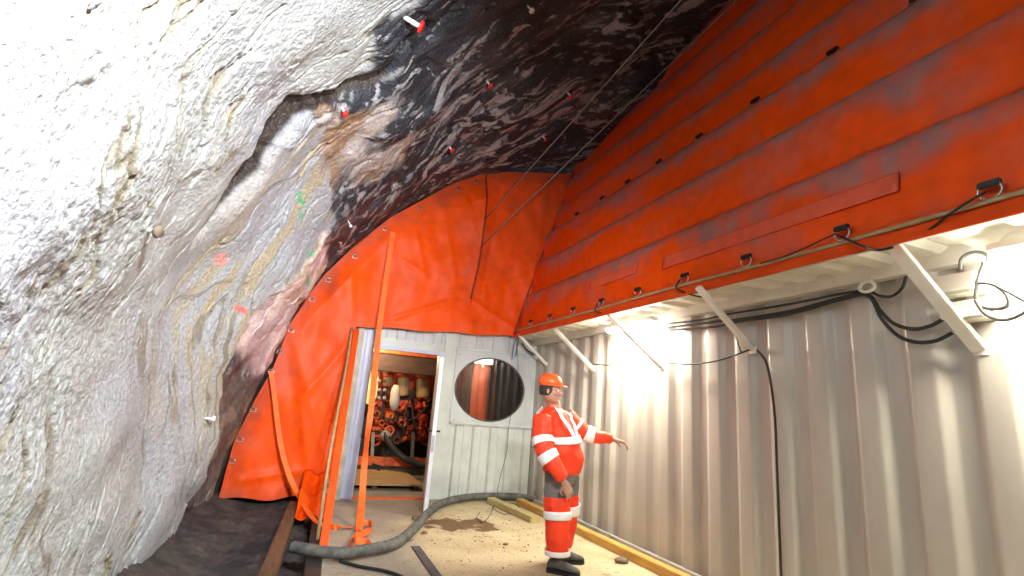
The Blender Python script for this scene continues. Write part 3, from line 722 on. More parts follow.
# ------------------------------------------------------------------ cables
def cable(pts, r, m, label, cat='cable', name='power_cable', grp=None, n=8, extra=None):
    mb = MB(); mb.tube(spline(pts, 8), r, n); o = mb.build(name, m); return tag(o, label, cat, grp)
W = 3.52
def wx(l, x=W): return [onx(a, b, x) for a, b in l]
cable(wx([(665, 324), (700, 320), (735, 313), (790, 304), (840, 294), (866, 291), (880, 296), (892, 296), (902, 288), (906, 276)]), .010, M['rubber'], 'black cable along the wall top, uppermost of the bundle')
cable(wx([(665, 328), (705, 323), (740, 319), (790, 311), (840, 298), (867, 294), (880, 310), (893, 323), (912, 329), (930, 326), (945, 318)]), .012, M['rubber'], 'black cable along the wall top ending in the upper of two hanging loops')
cable(wx([(668, 330), (712, 327), (742, 321), (790, 314), (840, 300), (868, 296), (881, 318), (897, 335), (915, 342), (935, 341), (952, 333)]), .012, M['rubber'], 'black cable along the wall top ending in the lower of two hanging loops')
cable(wx([(655, 358), (672, 363), (695, 364), (720, 360), (749, 350)], 3.5), .008, M['rubber'], 'thin black cable sagging between the two middle braces')
cable(wx([(593, 364), (612, 365), (635, 362), (650, 358)], 3.5), .007, M['rubber'], 'thin black cable sagging across the bright wall left of the third brace')
cable([onx(716, 303, 3.25), onx(723, 312, 3.3), onx(732, 326, 3.38), onx(737, 340, 3.45), onx(741, 353, 3.5)], .006, M['rubber'], 'thin cord dropping from the middle brace to the sagging cable', 'cord', 'cord')
cable(wx([(757, 350), (766, 362), (771, 385), (775, 420), (777, 470), (779, 520), (781, 576), (783, 620)], 3.55), .010, M['rubber'], 'long black cable hanging straight down the corrugated wall')
cable([ony(x, y, 7.6) for x, y in [(522, 343), (530, 352), (545, 356), (560, 352), (572, 345), (584, 339)]], .012, M['rubber'], 'black cable drooping near the top of the end wall behind the helmet')
cable([ony(x, y, 7.55) for x, y in [(517, 338), (518, 370), (515, 395), (509, 425), (507, 450), (500, 478), (496, 498)]] + [onz(492, 510, .012), onz(487, 519, .01), onz(481, 522, .01), onz(477, 517, .01), onz(480, 512, .01)], .004, M['black'], 'thin dark string hanging past the oval window down to the floor', 'string', 'string')
cable([ony(x, y, 7.45) for x, y in [(519, 334), (515, 342), (513, 352), (512, 360)]], .010, M['blue'], 'short blue tie hanging at the corner of the orange sheets', 'cord', 'tie_cord')
cable([ony(x, y, 7.43) for x, y in [(519, 334), (518, 345), (516, 356)]], .010, M['grey_cable'], 'short grey tie beside the blue one at the sheet corner', 'cord', 'tie_cord')
# lashing cords of the rings
cable([V((3.03, 2.06, 2.66)), V((3.02, 2.4, 2.60)), V((3.03, 2.65, 2.60))], .006, M['black'], 'black lashing cord running left along the pole from the ring above the near brace', 'cord', 'cord')
cable([V((3.03, 2.05, 2.65)), onz(862, 246, 2.50), onz(876, 250, 2.50), onz(890, 248, 2.50), onz(902, 245, 2.52)], .008, M['black'], 'knotted black lashing cord over the top of the near brace', 'cord', 'cord')
cable([V((3.03, 1.28, 2.65)), V((3.04, 1.42, 2.60)), V((3.07, 1.58, 2.53))], .007, M['black'], 'black lashing cord under the rightmost ring', 'cord', 'cord')
cable([V((3.03, 3.52, 2.66)), V((3.02, 3.56, 2.58)), V((3.08, 3.42, 2.50)), V((3.2, 3.3, 2.46))], .008, M['black'], 'black lashing cord tied over the roof edge left of the middle brace', 'cord', 'cord')
cable([V((3.03, 4.92, 2.66)), V((3.02, 4.95, 2.57)), V((3.08, 4.8, 2.52))], .007, M['black'], 'black lashing cord tied over the roof edge above the floodlight', 'cord', 'cord')
# cable clip on the top beam
mb = MB(); c = onx(868, 287, 3.5); mb.tube([c + V((-.01, math.cos(t) * .05, math.sin(t) * .035)) for t in np.linspace(0, 2 * PI, 17)[:-1]], .012, 6, closed=True); mb.box((3.49, c.y - .03, c.z + .03), (3.52, c.y + .03, c.z + .06)); tag(mb.build('cable_clip', M['white_paint']), 'white cable clip under the top beam holding the black bundle', 'clip')
# steel guy ropes
def guy(px0, far_y, px1, near_y, lb):
    a = ony(*px0, far_y); b = ony(*px1, near_y); d = (b - a); mb = MB(); mb.tube([a + d * t for t in np.linspace(0, 1.12, 20)], .010, 6); o = mb.build('guy_rope', M['cable_steel']); tag(o, lb, 'rope', 'steel guy ropes under the vault')
guy((486, 218), 7.44, (681, 0), 3.4, 'thin grey steel rope crossing the dark rock, left of the two')
guy((481.5, 246), 7.44, (737, 0), 3.6, 'thin grey steel rope along the top edge of the inflated wall')

# junction boxes and lamps
def jbox(px, py, L, Hh, D, lb):
    c = onx(px, py, 3.5); b = empty('junction_box', (3.5, c.y, c.z), lb, 'junction box')
    mb = MB(); mb.box((3.5 - D / 2, c.y - L / 2, c.z - Hh / 2), (3.59, c.y + L / 2, c.z + Hh / 2), bev=.012); mb.build('body', M['white_paint'], b)
    mb = MB(); mb.box((3.5 - D / 2 - .018, c.y - L / 2 + .006, c.z - Hh / 2 + .006), (3.5 - D / 2, c.y + L / 2 - .006, c.z + Hh / 2 - .006), bev=.006); mb.build('cover', M['white_paint'], b)
    mb = MB(); mb.cyl((3.5, c.y - L / 2 - .03, c.z), (3.5, c.y - L / 2 + .005, c.z), .018, 12); mb.build('cable_gland', M['steel'], b)
    return b
jbox(957, 285, .24, .12, .10, 'white junction box just behind the near brace, upper of the pair')
jbox(967, 311, .22, .11, .10, 'white junction box just behind the near brace, lower of the pair')
mb = MB()
cable(wx([(976, 283), (985, 268), (988, 256), (975, 252), (962, 258), (960, 270)], 3.40), .010, M['grey_cable'], 'grey cable looping up over the upper junction box')
cable(wx([(975, 283), (992, 284), (1006, 294), (1008, 305), (998, 309), (982, 307), (976, 298), (978, 280), (984, 262)], 3.38), .010, M['grey_cable'], 'grey cable coil beside the junction boxes')
cable(wx([(975, 300), (985, 314), (1002, 320), (1018, 316), (1030, 306), (1016, 296), (995, 285)], 3.36), .009, M['grey_cable'], 'grey cable making the wide loop at the right edge of the photo')
def emis(name, c, s):
    m = bpy.data.materials.new(name); m.use_nodes = True; b = m.node_tree.nodes['Principled BSDF']; b.inputs['Emission Color'].default_value = (*c, 1); b.inputs['Emission Strength'].default_value = s; b.inputs['Base Color'].default_value = (.9, .9, .9, 1); return m
M['lamp1'] = emis('lamp_glow', (1, .95, .80), 120)
def fixture(y0, y1, lb, x=3.40, z=2.40, st='lamp1'):
    b = empty('strip_lamp', (x, (y0 + y1) / 2, z), lb, 'lamp')
    mb = MB(); mb.box((x - .06, y0, z + .03), (x + .06, y1, z + .08), bev=.01); mb.build('housing', M['white_paint'], b)
    mb = MB(); mb.box((x - .05, y0 + .02, z - .02), (x + .05, y1 - .02, z + .03), bev=.015); mb.build('diffuser', M[st], b)
    return b
fixture(4.35, 5.25, 'glaring strip lamp under the container roof behind the third brace')
fixture(.35, 1.45, 'glaring strip lamp under the container roof at the right edge')

# ------------------------------------------------------------------ timbers, hose, floor bits
mb = MB(); a = V((3.30, 7.35, .045)); b = V((3.43, 2.6, .045)); mb.bar(a, b, .11, .085, bev=.006); o = mb.build('timber', M['timber']); tag(o, 'long fresh yellow timber lying along the foot of the corrugated wall', 'timber')
mb = MB(); mb.bar(V((2.87, 7.43, .045)), V((3.02, 6.2, .035)), .13, .08, bev=.006); o = mb.build('timber', M['timber_pale']); tag(o, 'short pale timber by the end wall below the oval window', 'timber')
mb = MB(); mb.bar((.16, 7.3, -.02), (-.02, 4.2, .02), .12, .12, bev=.01); o = mb.build('timber', M['timber_dark']); tag(o, 'dark brown timber between the rock and the slab, left of the doorway', 'timber')
hp = [(.16, 5.16, .06)] + [onz(x, y, .07) for x, y in [(335, 553), (365, 550), (395, 543), (415, 528), (426, 515), (440, 504), (462, 498), (490, 496), (520, 497), (545, 501), (562, 508)]]
hp2 = spline(hp + [V((3.44, 6.6, .05)), V((3.45, 5.9, .05)), V((3.46, 5.2, .05))], 14)
mb = MB(); mb.tube(hp2, [  .049 + .002 * math.sin(i * 1.9) for i in range(len(hp2))], 18); hose = mb.build('hose', M['hose']); tag(hose, 'thick dirty grey hose curving across the floor in front of the doorway', 'hose')
cable([onz(x, y, .015) for x, y in [(340, 561), (358, 566), (385, 571), (402, 577), (420, 590)]], .014, M['rubber'], 'thin black hose on the slab in front of the thick grey one', 'hose', 'hose')
cable([onz(x, y, .012) for x, y in [(513, 512), (503, 514), (493, 506), (512, 503), (520, 508)]], .004, M['black'], 'thin black wire curled on the short pale timber', 'wire', 'wire')
mb = MB(); mb.box((-.05, -.035, 0), (.05, .035, .045), bev=.01); o = mb.build('stone', M['stone']); c = onz(416, 520, 0); o.location = (c.x, c.y, .0); tag(o, 'small grey block on the slab beside the hose by the door leaf', 'stone')
for k, (px, py, s_, lb) in enumerate([(622, 563, .06, 'grey stone beside the yellow timber, right of the boots'), (410, 541, .035, 'small stone touching the inside of the hose bend'), (424, 534, .03, 'small reddish stone in the hose bend'), (505, 545, .022, 'small clod of earth between the damp patch and the boots')]):
    c = onz(px, py, 0); mb = MB(); mb.ball((0, 0, 0), s_ * 1.3, s_ * .8, s_ * .5, 7); mb.v = [tuple(V(v) * (1 + .35 * noise.noise(V(v) * 18 + V((k, 0, 0))))) for v in mb.v]
    o = mb.build('stone', M['stone'] if k < 2 else M['dirt'], local=False); o.location = (c.x, c.y, s_ * .42); tag(o, lb, 'stone')
# crumbs of earth: more than anyone would count
mb = MB()
for k in range(150):
    r = rng.normal(size=2); x = 2.15 + r[0] * .42; y = 5.7 + r[1] * .55
    if x < .6 or x > 3.2: continue
    s_ = rng.uniform(.003, .009); mb.ball((x, y, s_ * .4), s_ * 1.3, s_, s_ * .6, 4)
o = mb.build('earth_crumbs', M['dirt']); tag(o, 'brown crumbs of earth scattered on the sandy slab', 'dirt', kind='stuff')

# ratchet straps
def ribbon(pts, w, wdir, m, name, lb, cat='strap', tw=None, parent=None):
    pts = spline(pts, 8); mb = MB(); n = len(pts); A_ = []; 
    for i, p in enumerate(pts):
        t = (pts[min(i + 1, n - 1)] - pts[max(i - 1, 0)]).normalized(); d = V(wdir)
        if tw: a = tw(i / (n - 1)); d = Matrix.Rotation(a, 3, t) @ d
        d = (d - t * d.dot(t)).normalized(); nn = t.cross(d) * .002; A_ += [p - d * w / 2 - nn, p + d * w / 2 - nn, p + d * w / 2 + nn, p - d * w / 2 + nn]
    fs = []
    for i in range(n - 1):
        for k in range(4): fs.append((i * 4 + k, i * 4 + (k + 1) % 4, (i + 1) * 4 + (k + 1) % 4, (i + 1) * 4 + k))
    fs += [(0, 1, 2, 3), tuple((n - 1) * 4 + k for k in (3, 2, 1, 0))]
    mb.add(A_, fs, False); o = mb.build(name, m, parent)
    if lb: tag(o, lb, cat)
    return o
stp = [ony(393, 232, 7.42), ony(388, 265, 7.36), ony(383, 300, 7.28), ony(379, 330, 7.2), ony(375, 370, 7.05), ony(371, 410, 6.85), ony(367, 440, 6.75), ony(364, 470, 6.6), ony(362, 500, 6.45), onz(359, 530, .02)]
ribbon(stp, .075, (1, 0, 0), M['strap'], 'webbing_strap', 'long orange webbing strap hanging down in front of the doorway', tw=lambda t: .9 * math.exp(-((t - .68) / .07) ** 2))
lp = [onz(359, 530, .012), onz(352, 541, .012), onz(350, 548, .014), onz(360, 549, .02), onz(370, 548, .02), onz(366, 542, .05), onz(355, 540, .06), onz(364, 533, .08), onz(371, 530, .06), onz(370, 523, .03), onz(360, 524, .02)]
ribbon(lp, .06, (0, .6, 1), M['strap'], 'webbing_strap', 'loops of orange webbing lying on the slab in front of the doorway')
ribbon([ony(271, 371, 7.38), ony(275, 400, 7.36), ony(280, 440, 7.34), ony(288, 472, 7.25), ony(300, 498, 7.0), onz(315, 520, .08), onz(335, 527, .03), onz(352, 527, .02)], .06, (1, 0, 0), M['strap'], 'webbing_strap', 'orange webbing strap from the left edge of the sheet curving down to the floor')

# rock bolts
def bolt(px, py, L, r, red, lb, nrm=None):
    p = rock_at(px, py); b = empty('rock_bolt', p, lb, 'rock bolt')
    d = V((.45, -.35, -.8)).normalized() if nrm is None else V(nrm).normalized()
    mb = MB(); mb.cyl(p - d * .05, p + d * L, r * .35, 8); mb.build('rod', M['bolt_white'], b)
    mb = MB(); mb.cyl(p + d * L, p + d * (L + .02), r, 16, r * .8); mb.build('plate', red, b)
    return b
bolt(408, 20, .13, .055, M['red_paint'], 'white rod with a red disc at the top, largest bolt on the vault', (.8, -.1, -.3))
p = rock_at(400, 20)
bolt(343, 110, .07, .03, M['red_paint'], 'small red-capped bolt at the edge of the long crack')
bolt(570, 95, .07, .035, M['red_paint'], 'small red-capped bolt high on the dark rock by the left rope')
bolt(545, 139, .06, .032, M['red_paint'], 'small red-capped bolt on the dark rock just above the sheet near the rope')
bolt(488, 84, .07, .032, M['red_paint'], 'small red-capped bolt in the middle of the dark vault')
bolt(530, 8, .07, .032, M['bolt_white'], 'white bolt near the top edge of the dark vault')
bolt(452, 149, .07, .035, M['red_paint'], 'small pink-red bolt on the dark rock above the lashed sheet edge')
bolt(207, 420, .07, .03, M['bolt_white'], 'small white bolt at the broken edge of the shotcrete', (1, -.2, 0))
bolt(150, 232, .05, .04, M['stone'], 'stubby pale bolt end in the pale shotcrete wall', (.9, -.3, -.1))
bolt(350, 223, .08, .02, M['bolt_white'], 'thin white pin beside the green paint marks')

# ------------------------------------------------------------------ machine behind the doorway
def machine():
    R = mat('machine_red', (.55, .055, .015), .45, c2=(.30, .03, .012), vscale=9); Dk = mat('machine_dark', (.09, .03, .02), .6, var=.3)
    Or = mat('machine_orange', (.80, .16, .03), .5, c2=(.5, .07, .02), vscale=10); Cr = mat('filter_cream', (.46, .31, .14), .5, var=.25); Wh = mat('bag_white', (.50, .42, .34), .6)
    Br = mat('brown_beam', (.10, .055, .045), .7, c2=(.06, .035, .03), vscale=4, stretch=(1, 1, 3)); Ye = mat('yellow_panel', (.75, .62, .28), .5, var=.15); Gr = mat('machine_grey', (.30, .27, .24), .5, var=.3)
    Y0 = 10.2; r = empty('drilling_machine', (1.75, 10.4, 0), 'red and black hydraulic machine standing in the room behind the doorway', 'machine')
    def B(name, m, px0, py0, px1, py1, y, d=.3, parent=r, bev=.01):
        a = ony(px0, py1, y); b = ony(px1, py0, y); x0, x1 = sorted((a.x, b.x)); z0, z1 = sorted((a.z, b.z)); mb = MB(); mb.box((x0, y, z0), (x1, y + d, z1), bev=bev); return mb.build(name, m, parent)
    B('engine_block', Dk, 372, 392, 432, 440, 10.75, .6)
    B('upper_frame', R, 368, 372, 438, 392, 11.0, .3)
    B('crossbeam', Br, 372, 352, 438, 370, 9.9, .2)
    B('top_rail', Or, 370, 346, 440, 351, 9.8, .1)
    B('base_rail', Or, 352, 459, 432, 465, 10.0, .1)
    B('side_panel', Ye, 366, 350, 383, 404, 10.1, .05)
    for px in (374, 379, 384):
        for py in (372, 381, 390, 398):
            if random.random() < .75:
                c = ony(px + random.uniform(-1, 1), py, 10.08); mb = MB(); mb.cyl(c, c + V((0, -.04, 0)), .035, 14); mb.build('gauge', random.choice((Gr, Ye, Dk)), r)
    for px0, px1, pt, pb in ((383, 393, 377, 386), (397, 409, 377, 396), (416, 430, 378, 398)):
        a = ony((px0 + px1) / 2, pt, 10.45); b = ony((px0 + px1) / 2, pb, 10.45); w = (ony(px1, pt, 10.45).x - ony(px0, pt, 10.45).x) / 2
        mb = MB(); mb.tube([b, b + (a - b) * .1, a + (b - a) * .1, a], [w * .75, w, w, w * .8], 20); f = mb.build('filter_canister', Cr, r)
        mb = MB(); mb.tube([a, a + V((0, 0, .05)), a + V((0, 0, .1))], [w * 1.08, w * 1.08, w * .6], 20); mb.build('canister_cap', Or, f)
    a = ony(396, 385, 9.7); b = ony(394, 411, 9.7); mb = MB(); mb.tube([a + (b - a) * t for t in np.linspace(0, 1, 8)], [.04, .075, .09, .09, .095, .095, .075, .03], 16); mb.build('dust_bag', Wh, r)
    random.seed(3)
    for k in range(99):
        px = random.uniform(374, 433); py = random.uniform(392, 441); y = random.uniform(10.3, 10.7); c = ony(px, py, y); s_ = random.uniform(.03, .09)
        t = random.random(); mb = MB(); m_ = random.choice((R, R, R, R, Or, Or, Dk))
        if t < .4:
            d = V((random.uniform(-1, 1), -.3, random.uniform(-1, 1))).normalized(); mb.cyl(c - d * s_, c + d * s_, s_ * .55, 14); mb.cyl(c + d * s_, c + d * (s_ + .02), s_ * .7, 6); nm = 'hydraulic_fitting'
        elif t < .7: mb.box((c.x - s_, y - s_, c.z - s_ * .8), (c.x + s_, y + s_, c.z + s_ * .8), bev=.012); mb.cyl((c.x, y - s_ - .02, c.z), (c.x, y, c.z), s_ * .45, 12); nm = 'valve_block'
        else: mb.tube([c + V((0, math.cos(a_) * .0, 0)) + V((math.cos(a_) * s_, 0, math.sin(a_) * s_)) for a_ in np.linspace(0, 2 * PI, 17)[:-1]], s_ * .28, 8, closed=True); nm = 'flange_ring'
        mb.build(nm, m_, r)
    for k in range(5):
        a = ony(random.uniform(372, 432), random.uniform(388, 420), 10.35); b = ony(random.uniform(372, 432), random.uniform(420, 450), 10.3); mid = (a + b) / 2 + V((random.uniform(-.15, .15), -.2, -.1))
        mb = MB(); mb.tube(spline([a, mid, b], 8), random.uniform(.010, .02), 8); mb.build('hydraulic_hose', M['rubber'], r)
    for px in (373, 413):
        a = ony(px, 432, 10.2); b = V((a.x, 10.2, .02)); b = ony(px - 1, 457, 10.2); mb = MB(); mb.bar(a, b, .06, .06, up=(0, 1, 0)); mb.box((b.x - .12, 10.1, b.z - .03), (b.x + .12, 10.3, b.z), bev=.008); mb.build('stabilizer_leg', Gr, r)
    hs = empty('suction_hose', ony(400, 455, 9.6), 'black hose sagging in front of the red machine in the doorway', 'hose')
    mb = MB(); mb.tube(spline([ony(385, 434, 9.9), ony(392, 447, 9.7), ony(404, 458, 9.6), ony(418, 464, 9.5), ony(430, 467, 9.4), ony(436, 470, 9.4)], 8), .06, 12); mb.build('hose_tube', M['rubber'], hs)
    mb = MB(); c = ony(386, 436, 9.9); mb.cyl(c + V((-.05, .05, .03)), c + V((.06, -.05, -.04)), .09, 16); mb.build('hose_coupling', Gr, hs)
    # deck in front of it
    dk_ = empty('wooden_deck', (1.5, 9.0, .12), 'tan plywood deck on the floor behind the doorway', 'deck')
    mb = MB(); mb.box((.52, 8.35, .07), (2.05, 9.9, .10), bev=.004); mb.build('board', mat('plywood', (.50, .32, .15), .7, c2=(.38, .24, .11), vscale=3, stretch=(1, 5, 1)), dk_)
    for x in (.6, 1.3, 1.95): mb = MB(); mb.box((x - .04, 8.4, .0), (x + .04, 9.85, .07)); mb.build('bearer', Dk, dk_)
    cable([ony(x, y, 8.9) + V((0, 0, 0)) for x, y in [(358, 468), (368, 466), (380, 470), (372, 464), (386, 468), (400, 470), (412, 472)]], .014, M['rubber'], 'tangled black cable lying on the plywood deck behind the doorway')
    mb = MB(); c = ony(367, 420, 9.9); mb.tube(spline([ony(377, 398, 10.0), ony(370, 410, 9.9), ony(364, 425, 9.9), ony(362, 436, 9.9), ony(370, 442, 10.0)], 8), .02, 8); mb.build('hydraulic_hose', M['rubber'], r)
machine()
mb = MB(); mb.box((.55, 9.6, 1.2), (.62, 10.9, 2.6), bev=.01); o = mb.build('glow_wall_panel', emis('warm_glow', (1, .72, .35), 2.2)); tag(o, 'glowing yellow panel standing in for the lit wall at the left inside the doorway', 'lamp')  # panel glows in place of warm light falling on the wall

# ------------------------------------------------------------------ the man
def ring(c, ax, bx, ra, rb, n=28, pw=2.0, off=0):
    out = []
    for k in range(n):
        t = 2 * PI * k / n; ct, st = math.cos(t), math.sin(t)
        e_ = 2 / pw; x = abs(ct) ** e_ * (1 if ct >= 0 else -1); y = abs(st) ** e_ * (1 if st >= 0 else -1)
        rr = ra * (1 + (off if ct > 0 else 0))
        out.append(V(c) + V(ax) * x * rr + V(bx) * y * rb)
    return out
FW = V((.64, -.77, 0)).normalized(); LF = V((-FW.y, FW.x, 0))       # facing right and a little towards the camera; his left
UPV = V((0, 0, 1))
man = empty('person', (2.45, 4.5, 0), 'man in orange hi-vis suit and helmet, one arm reaching towards the corrugated wall', 'person')
SKIN = mat('skin', (.42, .22, .15), .5, var=.12, vscale=12); HV = mat('hivis_orange', (.92, .055, .012), .55, c2=(.82, .04, .01), vscale=5, bump=.35, bscale=14)
RFL = mat('reflective_band', (.86, .86, .88), .35, var=.05, emis=None); GREY = mat('grey_trousers', (.16, .155, .15), .8, var=.2, bump=.3, bscale=20)
BOOT = mat('boot_leather', (.085, .085, .08), .7, var=.3, vscale=15, bump=.3); HELM = mat('helmet_orange', (.88, .11, .02), .35); HAIR = mat('dark_hair', (.03, .025, .022), .8)

def limb(pts, rad, n=20, sq=1.0, inflate=0, t0=0, t1=1, sub=8):
    """lofted tapered tube through joints; t0..t1 restricts to a stretch (for bands)"""
    P_ = spline(pts, sub); R_ = [v.x for v in spline([V((r, 0, 0)) for r in rad], sub)]
    m = len(P_); out = []; prev = None
    idx = [i for i in range(m) if t0 - 1e-6 <= i / (m - 1) <= t1 + 1e-6]
    for i in range(m):
        t = (P_[min(i + 1, m - 1)] - P_[max(i - 1, 0)]).normalized()
        x = (t.cross(UPV) if abs(t.z) < .9 else t.cross(V((0, 1, 0)))) if prev is None else prev - t * prev.dot(t)
        x.normalize(); prev = x; y = t.cross(x)
        if i in idx: out.append([P_[i] + x * math.cos(a) * (R_[i] + inflate) + y * math.sin(a) * (R_[i] + inflate) for a in [2 * PI * k / n for k in range(n)]])
    return out
# joints (metres, world)
hc = V((2.245, 4.45, 1.600)); neck = V((2.31, 4.48, 1.44))
shR = V((2.165, 4.40, 1.335)); elR = V((2.135, 4.27, 1.06)); wrR = V((2.285, 4.18, .82))
shL = V((2.52, 4.62, 1.365)); elL = V((2.72, 4.56, 1.215)); wrL = V((2.98, 4.48, 1.175))
torso = [((2.435, 4.50, .79), .160, .185, 0), ((2.44, 4.50, .88), .180, .200, .05), ((2.425, 4.50, .98), .195, .205, .14), ((2.395, 4.50, 1.09), .185, .205, .12), ((2.37, 4.50, 1.20), .165, .212, .05),
         ((2.345, 4.50, 1.30), .140, .212, 0), ((2.33, 4.50, 1.37), .118, .190, 0), ((2.325, 4.50, 1.415), .090, .120, 0), ((2.315, 4.49, 1.45), .070, .074, 0)]
def trings(infl=0, z0=0, z1=9):
    cs_ = spline([V(t[0]) for t in torso], 5); ra = [v.x for v in spline([V((t[1], t[2], t[3])) for t in torso], 5)]; rv = spline([V((t[1], t[2], t[3])) for t in torso], 5)
    return [ring(c, FW, LF, r.x + infl, r.y + infl, 36, 2.3, r.z) for c, r in zip(cs_, rv) if z0 <= c.z <= z1]
legR = [V((2.355, 4.42, .84)), V((2.355, 4.40, .66)), V((2.36, 4.38, .47)), V((2.365, 4.37, .30)), V((2.37, 4.365, .15))]; lrR = [.125, .128, .117, .110, .102]
legL = [V((2.535, 4.56, .84)), V((2.565, 4.58, .66)), V((2.59, 4.60, .47)), V((2.585, 4.62, .30)), V((2.575, 4.63, .15))]; lrL = [.115, .115, .100, .095, .088]
armR = [shR, V((2.135, 4.34, 1.20)), elR, V((2.20, 4.21, .94)), wrR]; arR = [.100, .094, .086, .076, .060]
armL = [shL, V((2.61, 4.60, 1.29)), elL, V((2.85, 4.51, 1.185)), wrL]; arL = [.095, .088, .076, .066, .052]

def hand(mb, w, d, palm, curl, side, L=.185):
    """palm and five bent fingers starting at wrist w, pointing along d; palm normal 'palm'; side=+1/-1 gives the thumb side"""
    d = d.normalized(); palm = (palm - d * palm.dot(d)).normalized(); s_ = d.cross(palm) * side
    pl = .095
    rings_ = []
    for t, wd, th in ((-.03, .028, .026), (0, .030, .024), (.03, .040, .019), (.065, .043, .016), (pl, .041, .013), (pl + .008, .034, .009)):
        rings_.append(ring(w + d * t, s_, palm, wd, th, 16, 2.6))
    mb.loft(rings_)
    for k, (o_, ln, r) in enumerate(((.031, .072, .0092), (.010, .081, .0096), (-.011, .075, .0092), (-.031, .058, .0082))):
        base = w + d * (pl - .012) + s_ * o_; pts = [base]; ang = .12 + .1 * k; dirn = d + s_ * o_ * 2.0; dirn.normalize(); p = base; c_ = curl * (1 + .12 * k)
        for j, seg in enumerate((.018, ln * .44, ln * .33, ln * .27)):
            if j: ang += c_ * (.75 if j == 1 else 1)
            v = (dirn * math.cos(ang) + palm * math.sin(ang)).normalized(); p = p + v * seg; pts.append(p)
        mb.tube(spline(pts, 4), [r * (1 - .18 * i / (4 * 4)) for i in range(4 * 4 + 1)], 10)
    tb = w + d * .022 + s_ * .026; pts = [tb, tb + (d * .55 + s_ * .75 + palm * .3).normalized() * .035, tb + (d * .75 + s_ * .6 + palm * .4).normalized() * .065, tb + (d * .9 + s_ * .42 + palm * .55).normalized() * .09]
    mb.tube(spline(pts, 4), [.0125 - .003 * i / 12 for i in range(13)], 10)

# body : one continuous surface
mb = MB()
mb.loft(trings(-.02))
for L_, r_ in ((legR, lrR), (legL, lrL)): mb.loft(limb(L_, [x - .025 for x in r_]))
for L_, r_ in ((armR, arR), (armL, arL)): mb.loft(limb(L_, [x - .017 for x in r_]))
dR = (V((2.35, 4.16, .70)) - wrR).normalized(); dL = V((.93, -.28, -.20)).normalized()
mb.loft(limb([armR[3], wrR, wrR + dR * .04], [.034, .028, .026])); mb.loft(limb([armL[3], wrL, wrL + dL * .04], [.034, .028, .026]))
hand(mb, wrR + dR * .035, dR, V((.3, .9, 0)), .42, -1)
hand(mb, wrL + dL * .035, dL, V((0, -.1, -1)), .30, 1)
# head, looking to the right and slightly towards the camera
HF = V((.80, -.60, -.04)).normalized(); HL = V((-HF.y, HF.x, 0)).normalized(); HU = HF.cross(HL).normalized(); 
if HU.z < 0: HU = -HU
hd = []
for z, a, b, off in ((-.115, .030, .030, .045), (-.105, .055, .045, .030), (-.085, .075, .058, .016), (-.055, .086, .066, .008), (-.02, .092, .072, .002), (.02, .095, .076, -.002), (.06, .096, .077, -.004), (.09, .086, .068, -.006), (.112, .060, .048, -.006), (.122, .025, .02, -.006)):
    hd.append(ring(hc + HU * z + HF * off, HF, HL, a, b, 28, 2.2))
mb.loft(hd)
mb.loft(limb([neck - UPV * .05, neck + V((0, 0, .03)), hc - HU * .06 - HF * .015], [.075, .060, .058]))
def blob(c, r, ry, rz, n=8):
    rings_ = []
    for i in range(1, n):
        a = PI * i / n; rings_.append([c + HF * r * math.sin(a) * math.cos(t) + HL * ry * math.sin(a) * math.sin(t) - HU * rz * math.cos(a) for t in [2 * PI * k / 14 for k in range(14)]])
    mb.loft(rings_)
blob(hc + HF * .100 - HU * .022, .020, .015, .024); blob(hc + HF * .108 - HU * .033, .016, .018, .012)     # nose
blob(hc + HF * .088 - HU * .062, .014, .026, .007); blob(hc + HF * .087 - HU * .074, .014, .023, .007)     # lips
blob(hc + HF * .080 + HU * .018, .018, .048, .010)                                                            # brow
blob(hc + HF * .070 - HU * .100, .026, .028, .018)                                                            # chin
for s_ in (-1, 1):
    blob(hc + HL * s_ * .076 - HF * .008 - HU * .012, .018, .008, .030); blob(hc + HF * .065 + HL * s_ * .042 - HU * .03, .025, .024, .024)
body_ = mb.build('body', SKIN, man)
rm = body_.modifiers.new('one_surface', 'REMESH'); rm.mode = 'VOXEL'; rm.voxel_size = .0065; rm.use_smooth_shade = True
sm_ = body_.modifiers.new('soften', 'SMOOTH'); sm_.factor = .5; sm_.iterations = 2
EY = mat('eye', (.75, .73, .70), .2); IR = mat('iris', (.03, .02, .015), .2)
for s_ in (-1, 1):
    c = hc + HF * .083 + HL * s_ * .032 + HU * .000; mb = MB(); mb.ball(c, .0115); e_ = mb.build('eye', EY, man); mb = MB(); mb.ball(c + HF * .0085, .0048); mb.build('iris', IR, e_)
# hair and beard shadow, helmet
mb = MB(); rr = []
for z, a, b, off in ((-.055, .070, .070, -.03), (-.03, .084, .080, -.022), (.0, .092, .082, -.018), (.05, .094, .083, -.014), (.09, .088, .075, -.010), (.12, .05, .045, -.008)): rr.append(ring(hc + HU * z + HF * off, HF, HL, a, b, 28, 2.2))
mb.loft(rr); mb.build('hair', HAIR, man)
mb = MB(); rr = []
for z, a, b, off in ((.045, .116, .097, -.004), (.075, .117, .098, -.004), (.105, .108, .092, -.006), (.130, .090, .076, -.008), (.148, .062, .052, -.008), (.157, .025, .02, -.008)): rr.append(ring(hc + HU * z + HF * off, HF, HL, a, b, 32, 2.1))
mb.loft(rr); hl = mb.build('helmet', HELM, man)
mb = MB(); mb.loft([ring(hc + HU * .052 + HF * .02, HF, HL, .135, .100, 32), ring(hc + HU * .040 + HF * .022, HF, HL, .142, .104, 32), ring(hc + HU * .036 + HF * .022, HF, HL, .138, .101, 32)]); mb.build('brim', HELM, hl)
